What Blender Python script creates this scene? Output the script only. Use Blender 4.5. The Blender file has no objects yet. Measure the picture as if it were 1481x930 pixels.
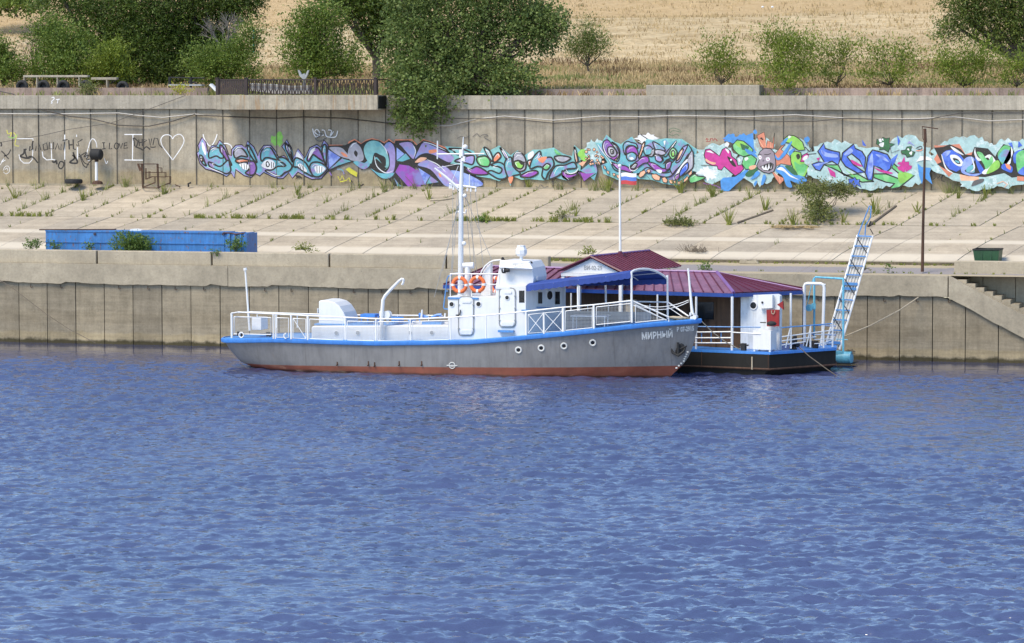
import bpy, bmesh, math, random
import numpy as np
from mathutils import Vector, Matrix
R=math.radians
random.seed(7); rng=np.random.default_rng(7)
sc=bpy.context.scene
# ---------------------------------------------------------------- camera
F=4870.; TH=R(15.4); D=158.4; H=12.2; HOR=135.
PITCH=math.atan((465-HOR)/F)
CAM=np.array([D*math.sin(TH),-D*math.cos(TH),H])
fw=np.array([-math.sin(TH)*math.cos(PITCH),math.cos(TH)*math.cos(PITCH),-math.sin(PITCH)])
rt=np.array([math.cos(TH),math.sin(TH),0.]); upv=np.cross(rt,fw)
cd=bpy.data.cameras.new('camera'); cam=bpy.data.objects.new('camera',cd); sc.collection.objects.link(cam)
cd.sensor_width=36; cd.lens=F/1481*36; cd.clip_start=1; cd.clip_end=5000
cam.location=CAM.tolist(); cam.rotation_euler=(math.pi/2-PITCH,0,TH)
sc.camera=cam
# ---------------------------------------------------------------- sky, sun, exposure
SUN_EL=R(54); SUN_AZ=R(214)      # azimuth clockwise from +Y: behind-left of the camera
world=bpy.data.worlds.new("World"); sc.world=world; world.use_nodes=True
wt=world.node_tree; wt.nodes.clear()
sky=wt.nodes.new('ShaderNodeTexSky'); sky.sky_type='NISHITA'; sky.sun_disc=False
sky.sun_elevation=SUN_EL; sky.sun_rotation=SUN_AZ; sky.altitude=100; sky.air_density=1.0; sky.dust_density=0.3; sky.ozone_density=2.4
bg=wt.nodes.new('ShaderNodeBackground'); bg.inputs[1].default_value=0.135
wo=wt.nodes.new('ShaderNodeOutputWorld'); wt.links.new(sky.outputs[0],bg.inputs[0]); wt.links.new(bg.outputs[0],wo.inputs[0])
sl=bpy.data.lights.new('sun','SUN'); sl.energy=2.3; sl.angle=R(28); sl.color=(1,0.88,0.67)
so=bpy.data.objects.new('sun',sl); sc.collection.objects.link(so)
sd=Vector((math.sin(SUN_AZ)*math.cos(SUN_EL),math.cos(SUN_AZ)*math.cos(SUN_EL),math.sin(SUN_EL)))
so.rotation_euler=sd.to_track_quat('Z','Y').to_euler(); so.location=(0,-40,60)
sc.view_settings.view_transform='Standard'; sc.view_settings.look='None'; sc.view_settings.gamma=1
sc.view_settings.exposure=1.08; sc.view_settings.use_curve_mapping=False
sc.render.engine='CYCLES'; sc.cycles.max_bounces=6; sc.cycles.transparent_max_bounces=12
# ---------------------------------------------------------------- helpers
def ray(px,py): return fw*F+rt*(px-740.5)-upv*(py-465)
def W(px,py,y):                      # a place on the upright plane at depth y
    r=ray(px,py); return CAM+r*((y-CAM[1])/r[1])
def WZ(px,py,z):                     # a place on the level plane at height z
    r=ray(px,py); return CAM+r*((z-CAM[2])/r[2])
def onpl(px,py,P0,n):
    r=ray(px,py); n=np.array(n,float); return CAM+r*(((np.array(P0,float)-CAM)@n)/(r@n))
COL=sc.collection
def root_loc(o):
    while o.parent: o=o.parent
    return o.location
def tag(o,label=None,cat=None,group=None,kind=None):
    if label: o['label']=label
    if cat: o['category']=cat
    if group: o['group']=group
    if kind: o['kind']=kind
    return o
def thing(name,label,cat,loc,group=None):
    o=bpy.data.objects.new(name,None); COL.objects.link(o); o.location=[float(v) for v in loc]; o.empty_display_size=.3
    return tag(o,label,cat,group)
def rect(x0,y0,x1,y1): return [(x0,y0),(x1,y0),(x1,y1),(x0,y1)]
SPLIT={'lifting_loops':'lifting_loop','draught_marks':'draught_mark','overboard_outlets':'overboard_outlet','deck_benches':'deck_bench','hand_levers':'hand_lever','hinges':'hinge','navigation_lights':'navigation_light','bands':'band','mast_lamps':'mast_lamp','far_handrail':'far_rail','bollards':'bollard','fairleads':'fairlead','weld_seams':'weld_seam','hoist_wire':'hoist_cable','cross_bars':'cross_bar','uprights':'upright','side_ribs':'side_rib','stays':'stay','signal_lamps':'signal_lamp'}
class MB:
    def __init__(s): s.v=[];s.f=[];s.m=[];s.n=0
    def add(s,vs,fs,m=0):
        s.v.extend([tuple(float(c) for c in p) for p in vs]); s.f.extend([tuple(i+s.n for i in f) for f in fs]); s.m.extend([m]*len(fs)); s.n+=len(vs); return s
    def box(s,a,b,m=0):
        x0,y0,z0=a;x1,y1,z1=b
        if x0>x1:x0,x1=x1,x0
        if y0>y1:y0,y1=y1,y0
        if z0>z1:z0,z1=z1,z0
        return s.add([(x0,y0,z0),(x1,y0,z0),(x1,y1,z0),(x0,y1,z0),(x0,y0,z1),(x1,y0,z1),(x1,y1,z1),(x0,y1,z1)],
          [(0,3,2,1),(4,5,6,7),(0,1,5,4),(1,2,6,5),(2,3,7,6),(3,0,4,7)],m)
    def obox(s,c,ax,ay,az,m=0):      # oriented box: centre and three half-vectors
        c,ax,ay,az=map(lambda q:np.array(q,float),(c,ax,ay,az))
        vs=[c+i*ax+j*ay+k*az for k in(-1,1) for j in(-1,1) for i in(-1,1)]
        return s.add(vs,[(0,2,3,1),(4,5,7,6),(0,1,5,4),(1,3,7,5),(3,2,6,7),(2,0,4,6)],m)
    def tube(s,pts,r,seg=6,m=0,cap=True):
        P=[np.array(p,float) for p in pts]; n=len(P)
        rs=r if hasattr(r,'__len__') else [r]*n
        base=s.n; vs=[]; prev=None
        for i in range(n):
            t=P[min(i+1,n-1)]-P[max(i-1,0)]; L=np.linalg.norm(t); t=t/L if L>1e-9 else np.array([0,0,1.])
            if prev is None:
                a=np.array([0,0,1.]) if abs(t[2])<.9 else np.array([1.,0,0])
                u=np.cross(t,a)
            else: u=prev-t*(prev@t)
            u/=np.linalg.norm(u)+1e-12; prev=u; w=np.cross(t,u)
            for k in range(seg):
                q=2*math.pi*k/seg; vs.append(P[i]+rs[i]*(math.cos(q)*u+math.sin(q)*w))
        fs=[(i*seg+k,i*seg+(k+1)%seg,(i+1)*seg+(k+1)%seg,(i+1)*seg+k) for i in range(n-1) for k in range(seg)]
        if cap: fs+=[tuple(range(seg-1,-1,-1)),tuple((n-1)*seg+k for k in range(seg))]
        return s.add(vs,fs,m)
    def lathe(s,c,axis,prof,seg=16,m=0):   # prof: (distance along axis, radius)
        c=np.array(c,float);t=np.array(axis,float);t/=np.linalg.norm(t)
        return s.tube([c+t*p[0] for p in prof] if all(abs(prof[i][0]-prof[i+1][0])>1e-6 for i in range(len(prof)-1)) else [c+t*(p[0]+1e-4*i) for i,p in enumerate(prof)],[max(p[1],1e-4) for p in prof],seg,m)
    def torus(s,c,axis,Rr,r,seg=20,sub=8,m=0,a0=0,a1=2*math.pi,sx=1):
        c=np.array(c,float);t=np.array(axis,float);t/=np.linalg.norm(t)
        a=np.array([0,0,1.]) if abs(t[2])<.9 else np.array([1.,0,0]); u=np.cross(a,t);u/=np.linalg.norm(u);w=np.cross(t,u)
        full=abs(a1-a0-2*math.pi)<1e-6; n=seg if full else seg+1
        vs=[]
        for i in range(n):
            q=a0+(a1-a0)*i/seg; d=math.cos(q)*u*sx+math.sin(q)*w
            for k in range(sub):
                p=2*math.pi*k/sub; vs.append(c+d*Rr+ (d*math.cos(p)+t*math.sin(p))*r)
        fs=[(i*sub+k,((i+1)%n)*sub+k,((i+1)%n)*sub+(k+1)%sub,i*sub+(k+1)%sub) for i in range(seg) for k in range(sub)]
        return s.add(vs,fs,m)
    def prism(s,poly,d,m=0,mside=None):    # poly: 3-D points of a flat outline, d: extrusion vector
        n=len(poly); P=[np.array(p,float) for p in poly]; d=np.array(d,float)
        s.add(P+[p+d for p in P],[tuple(range(n)),tuple(range(2*n-1,n-1,-1))],m)
        s.f.extend([(s.n-2*n+i,s.n-n+i,s.n-n+(i+1)%n,s.n-2*n+(i+1)%n) for i in range(n)]); s.m.extend([m if mside is None else mside]*n); return s
    def sphere(s,c,r,m=0,nu=12,nv=8,sc3=(1,1,1)):
        vs=[(c[0],c[1],c[2]-r*sc3[2])]; fs=[]
        for j in range(1,nv):
            a=-math.pi/2+math.pi*j/nv
            for i in range(nu):
                b=2*math.pi*i/nu; vs.append((c[0]+r*sc3[0]*math.cos(a)*math.cos(b),c[1]+r*sc3[1]*math.cos(a)*math.sin(b),c[2]+r*sc3[2]*math.sin(a)))
        vs.append((c[0],c[1],c[2]+r*sc3[2])); e=len(vs)-1
        for i in range(nu):
            fs.append((0,1+(i+1)%nu,1+i)); fs.append((e,e-nu+i,e-nu+(i+1)%nu))
            for j in range(nv-2): fs.append((1+j*nu+i,1+j*nu+(i+1)%nu,1+(j+1)*nu+(i+1)%nu,1+(j+1)*nu+i))
        return s.add(vs,fs,m)
    def islands(s):
        par=list(range(s.n))
        def fd(a):
            while par[a]!=a: par[a]=par[par[a]]; a=par[a]
            return a
        for f in s.f:
            r=fd(f[0])
            for q in f[1:]: par[fd(q)]=r
        V=np.array(s.v); g={}
        for f,m in zip(s.f,s.m): g.setdefault(fd(f[0]),[]).append((f,m))
        C=[]
        for fs in g.values():
            ids=sorted({i for f,_ in fs for i in f}); C.append([V[ids].min(0),V[ids].max(0),fs])
        ch=True
        while ch:
            ch=False
            for i in range(len(C)):
                for j in range(i+1,len(C)):
                    gap=np.maximum(0,np.maximum(C[i][0]-C[j][1],C[j][0]-C[i][1])); sz=max(np.linalg.norm(C[i][1]-C[i][0]),np.linalg.norm(C[j][1]-C[j][0]))
                    if np.linalg.norm(gap)<.3*sz*(.2 if len(C)>25 else 1):
                        C[i]=[np.minimum(C[i][0],C[j][0]),np.maximum(C[i][1],C[j][1]),C[i][2]+C[j][2]]; del C[j]; ch=True; break
                if ch: break
        out=[]
        for _,_,fs in C:
            ids=sorted({i for f,_ in fs for i in f}); mp={a:b for b,a in enumerate(ids)}; q=MB(); q.v=[s.v[i] for i in ids]; q.n=len(ids); q.f=[tuple(mp[i] for i in f) for f,_ in fs]; q.m=[m for _,m in fs]; out.append(q)
        return out
    def build(s,name,mats,parent=None,smooth=False,bevel=0,fix=True):
        if name in SPLIT:
            r=None
            for q in s.islands(): r=q.build(SPLIT[name],mats,parent,smooth,bevel,fix)
            return r
        me=bpy.data.meshes.new(name)
        off=np.array(root_loc(parent)) if parent else np.zeros(3)
        v=np.array(s.v)-off
        me.from_pydata(v.tolist(),[],s.f)
        if not isinstance(mats,(list,tuple)): mats=[mats]
        for q in mats: me.materials.append(q)
        me.polygons.foreach_set('material_index',s.m)
        if fix:
            bm=bmesh.new(); bm.from_mesh(me); bmesh.ops.recalc_face_normals(bm,faces=bm.faces); bm.to_mesh(me); bm.free()
        if smooth:
            me.polygons.foreach_set('use_smooth',[True]*len(me.polygons))
            try: me.set_sharp_from_angle(angle=R(38))
            except Exception: pass
        me.update()
        o=bpy.data.objects.new(name,me); COL.objects.link(o)
        if parent: o.parent=parent
        if bevel:
            b=o.modifiers.new('b','BEVEL'); b.width=bevel; b.segments=2; b.limit_method='ANGLE'
        return o
def fast_mesh(name,V,Q,mats,parent=None,mi=None,smooth=False):   # V (n,3), Q (m,4 or 3) numpy
    off=np.array(root_loc(parent)) if parent else np.zeros(3)
    me=bpy.data.meshes.new(name); V=np.asarray(V,dtype=np.float32)-off.astype(np.float32); Q=np.asarray(Q,dtype=np.int32)
    k=Q.shape[1]; me.vertices.add(len(V)); me.vertices.foreach_set('co',V.ravel())
    me.loops.add(Q.size); me.loops.foreach_set('vertex_index',Q.ravel())
    me.polygons.add(len(Q)); me.polygons.foreach_set('loop_start',np.arange(0,Q.size,k,dtype=np.int32))
    try: me.polygons.foreach_set('loop_total',np.full(len(Q),k,dtype=np.int32))
    except Exception: pass
    if not isinstance(mats,(list,tuple)): mats=[mats]
    for q in mats: me.materials.append(q)
    if mi is not None: me.polygons.foreach_set('material_index',np.asarray(mi,dtype=np.int32))
    if smooth: me.polygons.foreach_set('use_smooth',np.ones(len(Q),dtype=bool))
    me.update(calc_edges=True); me.validate()
    o=bpy.data.objects.new(name,me); COL.objects.link(o)
    if parent: o.parent=parent
    return o
# ---- materials
def nt(name):
    m=bpy.data.materials.new(name); m.use_nodes=True; t=m.node_tree; t.nodes.clear()
    o=t.nodes.new('ShaderNodeOutputMaterial'); p=t.nodes.new('ShaderNodeBsdfPrincipled'); t.links.new(p.outputs[0],o.inputs[0]); return m,t,p,o
def N(t,ty,**k):
    n=t.nodes.new(ty)
    for a,b in k.items():
        if a.startswith('i_'):
            key=a[2:]; key=int(key) if key.isdigit() else key
            n.inputs[key].default_value=b
        else: setattr(n,a,b)
    return n
def L(t,a,b): t.links.new(a,b)
def pos(t,scale=(1,1,1),src=None):
    g=N(t,'ShaderNodeNewGeometry'); mp=N(t,'ShaderNodeMapping'); mp.inputs['Scale'].default_value=scale
    L(t,g.outputs['Position'],mp.inputs['Vector']); return mp.outputs[0]
def noise(t,vec,scale,detail=4,rough=.6):
    n=N(t,'ShaderNodeTexNoise'); n.inputs['Scale'].default_value=scale; n.inputs['Detail'].default_value=detail; n.inputs['Roughness'].default_value=rough
    L(t,vec,n.inputs['Vector']); return n.outputs['Fac']
def ramp(t,fac,stops):
    r=N(t,'ShaderNodeValToRGB'); e=r.color_ramp.elements
    e[0].position=stops[0][0]; e[0].color=(*stops[0][1],1) ; e[1].position=stops[-1][0]; e[1].color=(*stops[-1][1],1)
    for p,c in stops[1:-1]:
        x=e.new(p); x.color=(*c,1)
    L(t,fac,r.inputs[0]); return r.outputs[0]
def mix(t,fac,a,b,mode='MIX'):
    n=N(t,'ShaderNodeMix',data_type='RGBA',blend_type=mode)
    if isinstance(fac,(int,float)): n.inputs[0].default_value=fac
    else: L(t,fac,n.inputs[0])
    for v,i in((a,6),(b,7)):
        if isinstance(v,tuple): n.inputs[i].default_value=(*v,1)
        else: L(t,v,n.inputs[i])
    return n.outputs[2]
def mrange(t,v,a,b,c=0,d=1):
    n=N(t,'ShaderNodeMapRange'); L(t,v,n.inputs[0]); n.inputs[1].default_value=a;n.inputs[2].default_value=b;n.inputs[3].default_value=c;n.inputs[4].default_value=d; return n.outputs[0]
def math_(t,op,a,b=None):
    n=N(t,'ShaderNodeMath',operation=op)
    for v,i in((a,0),(b,1)):
        if v is None: continue
        if isinstance(v,(int,float)): n.inputs[i].default_value=v
        else: L(t,v,n.inputs[i])
    return n.outputs[0]
def bump(t,p,h,strength=.4,dist=.02):
    b=N(t,'ShaderNodeBump'); b.inputs['Strength'].default_value=strength; b.inputs['Distance'].default_value=dist
    L(t,h,b.inputs['Height']); L(t,b.outputs[0],p.inputs['Normal'])
def gray(v): return (v,v,v)
def paint(name,c,rough=.45,wear=.12,rust=0,scale=1.2,metal=0,bmp=.1):
    m,t,p,o=nt(name); v=pos(t)
    n1=noise(t,v,scale,5,.65); n2=noise(t,pos(t,(6,6,.7)),1.3,4,.6)
    k=ramp(t,n1,[(.3,gray(1-wear)),(.7,gray(1+wear*.4))]); s=ramp(t,n2,[(.35,gray(1-wear)),(.6,gray(1))])
    col=mix(t,1,mix(t,1,tuple(c),k,'MULTIPLY'),s,'MULTIPLY')
    if rust:
        r=mrange(t,noise(t,pos(t,(3,3,1.2)),2.2,7,.75),.66-rust*.12,.72-rust*.12)
        col=mix(t,r,col,(.16,.07,.03))
    L(t,col,p.inputs['Base Color']); p.inputs['Roughness'].default_value=rough; p.inputs['Metallic'].default_value=metal
    bump(t,p,n1,bmp,.02); return m
def concrete(name,c,joint=None,stain=.35,band=None,moss=0,sc1=1.,streak=None,horiz=0,pits=.5):
    m,t,p,o=nt(name); v=pos(t)
    big=noise(t,v,.22*sc1,4,.6); mid=noise(t,v,1.3*sc1,6,.7); fine=noise(t,v,9,5,.75); st=noise(t,pos(t,(2.6,2.6,.16)),1.6,6,.7)
    col=mix(t,1,tuple(c),ramp(t,big,[(.3,gray(.82)),(.7,gray(1.12))]),'MULTIPLY')
    col=mix(t,1,col,ramp(t,mid,[(.3,gray(1-stain)),(.55,gray(1)),(.75,gray(1.1))]),'MULTIPLY')
    col=mix(t,1,col,ramp(t,st,[(.38,gray(1-(stain if streak is None else streak))),(.55,gray(1))]),'MULTIPLY')
    if horiz: col=mix(t,1,col,ramp(t,noise(t,pos(t,(.35,.35,5.)),1.,5,.65),[(.35,gray(1-horiz)),(.65,gray(1+horiz*.5))]),'MULTIPLY')
    if pits: col=mix(t,mrange(t,math_(t,'ADD',noise(t,v,13,3,.6),math_(t,'MULTIPLY',mid,.55)),.96,1.03,0,pits),col,(.09,.075,.055))
    col=mix(t,1,col,ramp(t,fine,[(.3,gray(.86)),(.6,gray(1.05))]),'MULTIPLY')
    if joint:
        x0,w=joint; sx=N(t,'ShaderNodeSeparateXYZ'); L(t,v,sx.inputs[0])
        f=math_(t,'FLOOR',math_(t,'DIVIDE',math_(t,'SUBTRACT',sx.outputs[0],x0),w)); wn=N(t,'ShaderNodeTexWhiteNoise',noise_dimensions='1D'); L(t,f,wn.inputs['W'])
        col=mix(t,1,col,ramp(t,wn.outputs[0],[(0,(.84,.84,.85)),(1,(1.08,1.07,1.05))]),'MULTIPLY')
    if band:                                     # (z, half width, colour multiplier): tide marks and damp foot
        sx=N(t,'ShaderNodeSeparateXYZ'); L(t,v,sx.inputs[0])
        for z,hw,mul in band:
            wob=math_(t,'ADD',sx.outputs[2],math_(t,'MULTIPLY',math_(t,'SUBTRACT',mid,.5),.5))
            fct=mrange(t,math_(t,'ABSOLUTE',math_(t,'SUBTRACT',wob,z)),hw*.5,hw,1,0)
            col=mix(t,fct,col,mix(t,1,col,mul,'MULTIPLY'))
    if moss:
        col=mix(t,mrange(t,noise(t,v,.7,6,.8),.6,.7,0,moss),col,(.10,.12,.04))
    L(t,col,p.inputs['Base Color']); p.inputs['Roughness'].default_value=.93; p.inputs['Specular IOR Level'].default_value=.2
    h=math_(t,'ADD',mid,math_(t,'MULTIPLY',fine,.5)); bump(t,p,h,.5,.03); return m
def leafmat(name,c1,c2,c3=None):
    m,t,p,o=nt(name); oi=N(t,'ShaderNodeNewGeometry'); v=pos(t)
    big=noise(t,v,.7,3,.6)
    col=ramp(t,oi.outputs['Random Per Island'],[(0,c1),(.5,tuple((a+b)/2 for a,b in zip(c1,c2))),(1,c2)])
    col=mix(t,1,col,ramp(t,big,[(.3,gray(.78)),(.7,gray(1.2))]),'MULTIPLY')
    if c3: col=mix(t,mrange(t,noise(t,v,2.5,3,.6),.6,.75,0,.6),col,c3)
    L(t,col,p.inputs['Base Color']); p.inputs['Roughness'].default_value=.55; p.inputs['Specular IOR Level'].default_value=.35
    tr=N(t,'ShaderNodeBsdfTranslucent'); L(t,col,tr.inputs[0]); ms=N(t,'ShaderNodeMixShader'); ms.inputs[0].default_value=.3
    L(t,p.outputs[0],ms.inputs[1]); L(t,tr.outputs[0],ms.inputs[2]); L(t,ms.outputs[0],o.inputs[0]); return m
def text_mesh(name,s,size,mat,parent,fn,extr=.004,sx=1.,bold=0,shear=0):
    c=bpy.data.curves.new('t','FONT'); c.body=s; c.size=size; c.offset=bold; c.shear=shear; o=bpy.data.objects.new('t',c); COL.objects.link(o)
    c.resolution_u=3
    dg=bpy.context.evaluated_depsgraph_get(); me=bpy.data.meshes.new_from_object(o.evaluated_get(dg)); 
    bpy.data.objects.remove(o); co=[v.co.copy() for v in me.vertices]; w=max(v.x for v in co)
    off=np.array(root_loc(parent)) if parent else np.zeros(3)
    for v in me.vertices: v.co=Vector((np.array(fn(v.co.x*sx,v.co.y,w*sx))-off).tolist())
    me.name=name; me.materials.clear(); me.materials.append(mat); ob=bpy.data.objects.new(name,me); COL.objects.link(ob); ob.parent=parent; return ob
M={}
M['white']=paint('white_paint',(.69,.70,.72),.4,.05,.0)
M['rail']=paint('white_rail_paint',(.76,.76,.76),.4,.06)
M['blue']=paint('bright_blue_paint',(.055,.23,.66),.4,.15,0)
M['blue2']=paint('mid_blue_paint',(.09,.27,.60),.45,.2,0)
M['sky_blue']=paint('sky_blue_paint',(.16,.50,.68),.45,.2,.25)
M['navy']=paint('deep_blue_fascia',(.012,.055,.27),.4,.15)
M['glass']=paint('dark_glass',(.012,.014,.016),.12,.05)
M['dark']=paint('dark_rubber',(.02,.02,.022),.8,.3)
M['rust']=paint('rusty_iron',(.09,.045,.028),.85,.4,.5)
M['brown_iron']=paint('brown_cast_iron',(.045,.026,.022),.6,.3)
M['orange']=paint('orange_plastic',(.80,.17,.04),.45,.1)
M['red']=paint('red_paint',(.26,.012,.014),.6,.15)
M['wood']=paint('brown_wood',(.12,.06,.028),.7,.35)
M['rope']=paint('pale_rope',(.45,.38,.28),.9,.2)
M['rope_dark']=paint('dark_rope',(.16,.13,.10),.9,.2)
M['grey']=paint('grey_paint',(.35,.36,.37),.6,.2)
M['black']=paint('black_paint',(.009,.008,.007),.85,.4,.0)
M['bark']=paint('bark',(.10,.08,.06),.95,.4)
# ================================================================ water
def water_mesh():
    x0,x1,y0,y1=-36.,46.,-112.,4.; step=.11
    nx=int((x1-x0)/step)+1; ny=int((y1-y0)/step)+1
    kx=np.fft.fftfreq(nx,step)*2*np.pi; ky=np.fft.fftfreq(ny,step)*2*np.pi
    KX,KY=np.meshgrid(kx,ky); K=np.hypot(KX,KY)+1e-9
    wd=np.array([math.sin(R(4)),-math.cos(R(4))]); cosd=(KX*wd[0]+KY*wd[1])/K
    kp=2*np.pi/1.9
    S=np.exp(-1.0*(kp/K)**2)/K**3.1*(np.abs(cosd)**5+.05)*np.exp(-(K/50.)**4)
    S[0,0]=0
    ph=rng.normal(size=K.shape)+1j*rng.normal(size=K.shape)
    h=np.real(np.fft.ifft2(ph*np.sqrt(S))); sl=math.sqrt((np.gradient(h,step,axis=0)**2).mean()+(np.gradient(h,step,axis=1)**2).mean())
    # gusts: patches of calmer and rougher water
    low=np.real(np.fft.ifft2((rng.normal(size=K.shape)+1j*rng.normal(size=K.shape))*np.exp(-(K/(2*np.pi/16))**2))); low/=low.std()
    h*=.225/sl
    X,Yy=np.meshgrid(np.linspace(x0,x1,nx),np.linspace(y0,y1,ny))
    calm=np.clip((-Yy-3.)/8,0.04,1)*(1+.20*np.clip(low,-1.8,1.8))
    edge=np.minimum.reduce([X-x0,x1-X,Yy-y0+0*X,y1-Yy+3]); calm*=np.clip(edge/4,0,1)
    Z=h*calm
    V=np.stack([X,Yy,Z],-1).reshape(-1,3); i=np.arange(nx*ny).reshape(ny,nx)
    Q=np.stack([i[:-1,:-1],i[:-1,1:],i[1:,1:],i[1:,:-1]],-1).reshape(-1,4)
    # the far river round the fine patch
    b=len(V); G=2500.
    o=np.array([[-G,-G,0],[G,-G,0],[G,y1,0],[-G,y1,0],[x0,y0,0],[x1,y0,0],[x1,y1,0],[x0,y1,0]])
    V=np.vstack([V,o]); Q=np.vstack([Q,[[b,b+1,b+5,b+4],[b+1,b+2,b+6,b+5],[b+3,b,b+4,b+7]]])
    return V,Q
m,t,p,o=nt('river_water')
p.inputs['Roughness'].default_value=.08; p.inputs['IOR'].default_value=2.3
v=pos(t)
col=ramp(t,noise(t,pos(t,(1,1,1)),.09,3,.5),[(.3,(.034,.043,.105)),(.7,(.046,.056,.130))])
L(t,col,p.inputs['Base Color'])
vr=N(t,'ShaderNodeVectorRotate',rotation_type='Z_AXIS'); vr.inputs['Angle'].default_value=R(-4); L(t,v,vr.inputs['Vector'])
mp=N(t,'ShaderNodeMapping'); mp.inputs['Scale'].default_value=(.4,1.,1); L(t,vr.outputs[0],mp.inputs['Vector'])
h=math_(t,'ADD',noise(t,mp.outputs[0],4.6,3,.65),math_(t,'MULTIPLY',noise(t,mp.outputs[0],12,2,.6),.4))
sxw=N(t,'ShaderNodeSeparateXYZ'); L(t,v,sxw.inputs[0])
h=math_(t,'MULTIPLY',h,mrange(t,sxw.outputs[1],-11,-3.5,1,.03))
bump(t,p,h,.35,.075)
M['water']=m
V,Q=water_mesh(); wobj=fast_mesh('water',V,Q,M['water'],smooth=True); tag(wobj,kind='structure')

# ================================================================ ground levels
def zc(y): return float(np.interp(y,[0.3,1.4,3.7,3.72,4.4,6,8.5,13],[3.9,3.93,4.2,4.36,4.66,5.2,5.86,7.36]))
XL,XR=-75,62
# road / promenade
m,t,p,o=nt('asphalt'); v=pos(t)
sx=N(t,'ShaderNodeSeparateXYZ'); L(t,v,sx.inputs[0])
n1=noise(t,v,.8,6,.7); n2=noise(t,v,14,4,.7)
sand=mrange(t,math_(t,'ADD',math_(t,'ABSOLUTE',math_(t,'SUBTRACT',sx.outputs[1],2.05)),math_(t,'MULTIPLY',math_(t,'SUBTRACT',n1,.5),1.1)),.75,1.05)
col=mix(t,sand,(.235,.215,.215),(.36,.30,.20)); col=mix(t,1,col,ramp(t,n2,[(.3,gray(.8)),(.7,gray(1.12))]),'MULTIPLY')
L(t,col,p.inputs['Base Color']); p.inputs['Roughness'].default_value=.95; bump(t,p,n2,.4,.02); M['asphalt']=m
mb=MB()
ys=[.3,1.4,2.5,3.7]
for i in range(3): mb.add([(XL,ys[i],zc(ys[i])),(XR,ys[i],zc(ys[i])),(XR,ys[i+1],zc(ys[i+1])),(XL,ys[i+1],zc(ys[i+1]))],[(0,1,2,3)])
tag(mb.build('road',M['asphalt']),kind='structure')
# slab slope, with open joints between the slabs
def slabmat():
    m,t,p,o=nt('slope_concrete'); v=pos(t); sx=N(t,'ShaderNodeSeparateXYZ'); L(t,v,sx.inputs[0])
    big=noise(t,pos(t,(.5,1,1)),.35,4,.6); mid=noise(t,v,1.6,6,.72); fine=noise(t,v,11,4,.7); stre=noise(t,pos(t,(.12,2.4,2.4)),1.2,5,.65)
    # slab index -> tone
    u=math_(t,'SUBTRACT',math_(t,'SUBTRACT',sx.outputs[0],-25.3),math_(t,'MULTIPLY',math_(t,'SUBTRACT',sx.outputs[1],13.),.5))
    f=math_(t,'ADD',math_(t,'FLOOR',math_(t,'DIVIDE',u,1.935)),math_(t,'MULTIPLY',math_(t,'GREATER_THAN',sx.outputs[1],8.5),57.3))
    wn=N(t,'ShaderNodeTexWhiteNoise',noise_dimensions='1D'); L(t,f,wn.inputs['W'])
    col=mix(t,wn.outputs[0],(.35,.305,.245),(.42,.355,.27))
    col=mix(t,1,col,ramp(t,big,[(.3,gray(.86)),(.7,gray(1.1))]),'MULTIPLY')
    col=mix(t,1,col,ramp(t,mid,[(.3,gray(.80)),(.55,gray(1)),(.8,gray(1.08))]),'MULTIPLY')
    col=mix(t,1,col,ramp(t,stre,[(.35,gray(.84)),(.6,gray(1.03))]),'MULTIPLY')
    col=mix(t,1,col,ramp(t,fine,[(.3,gray(.9)),(.6,gray(1.05))]),'MULTIPLY')
    # worn pale lime strips along the slope
    for yc,hw,k in((6.05,.32,.75),(4.15,.45,.75)):
        d=math_(t,'ADD',math_(t,'ABSOLUTE',math_(t,'SUBTRACT',sx.outputs[1],yc)),math_(t,'MULTIPLY',math_(t,'SUBTRACT',stre,.5),.5))
        col=mix(t,mrange(t,d,hw*.5,hw,k,0),col,(.52,.465,.38))
    L(t,col,p.inputs['Base Color']); p.inputs['Roughness'].default_value=.95; p.inputs['Specular IOR Level'].default_value=.2
    bump(t,p,math_(t,'ADD',mid,math_(t,'MULTIPLY',fine,.4)),.4,.03); return m
M['slab']=slabmat()
mb=MB(); ys=[3.7,3.72,4.4,6,8.46]
def strip(mb,ys,xa,xb,dz=0,m=0):
    for a,b in zip(ys[:-1],ys[1:]): mb.add([(xa,a,zc(a)+dz),(xb,a,zc(a)+dz),(xb,b,zc(b)+dz),(xa,b,zc(b)+dz)],[(0,1,2,3)],m)
GAP=.03
M['soil']=paint('joint_soil',(.17,.14,.09),.95,.4)
def slab(y0,y1,xb0,ysl,thick=.12):
    xa=xb0+.5*(y0-13)+GAP/2; xb=xa+1.935-GAP; xc=xb0+.5*(y1-13)+GAP/2; xd=xc+1.935-GAP
    mid=[y for y in ysl if y0<y<y1]; Y=[y0]+mid+[y1]; dz=random.uniform(-.012,.012)
    for a,b in zip(Y[:-1],Y[1:]):
        fa=(a-y0)/(y1-y0); fb=(b-y0)/(y1-y0)
        pa=xa+(xc-xa)*fa; pb=xa+(xc-xa)*fb; w=1.935-GAP
        za,zb=zc(a)+dz,zc(b)+dz
        mb.add([(pa,a,za),(pa+w,a,za),(pb+w,b,zb),(pb,b,zb),(pa,a,za-thick),(pa+w,a,za-thick),(pb+w,b,zb-thick),(pb,b,zb-thick)],
               [(0,1,2,3),(0,4,5,1),(1,5,6,2),(3,7,4,0),(2,6,7,3)],0)
mb=MB()
for k in range(-24,47):
    xb0=-25.3+1.935*k
    slab(3.72,8.46,xb0,[4.4,6]); slab(8.54,12.98,xb0,[])
tag(mb.build('slope',M['slab'],fix=False),kind='structure')
mb=MB()
for a,b in((3.7,4.4),(4.4,6),(6,8.5),(8.5,13.1)): mb.add([(XL,a,zc(a)-.03),(XR,a,zc(a)-.03),(XR,b,zc(b)-.03),(XL,b,zc(b)-.03)],[(0,1,2,3)])
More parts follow.
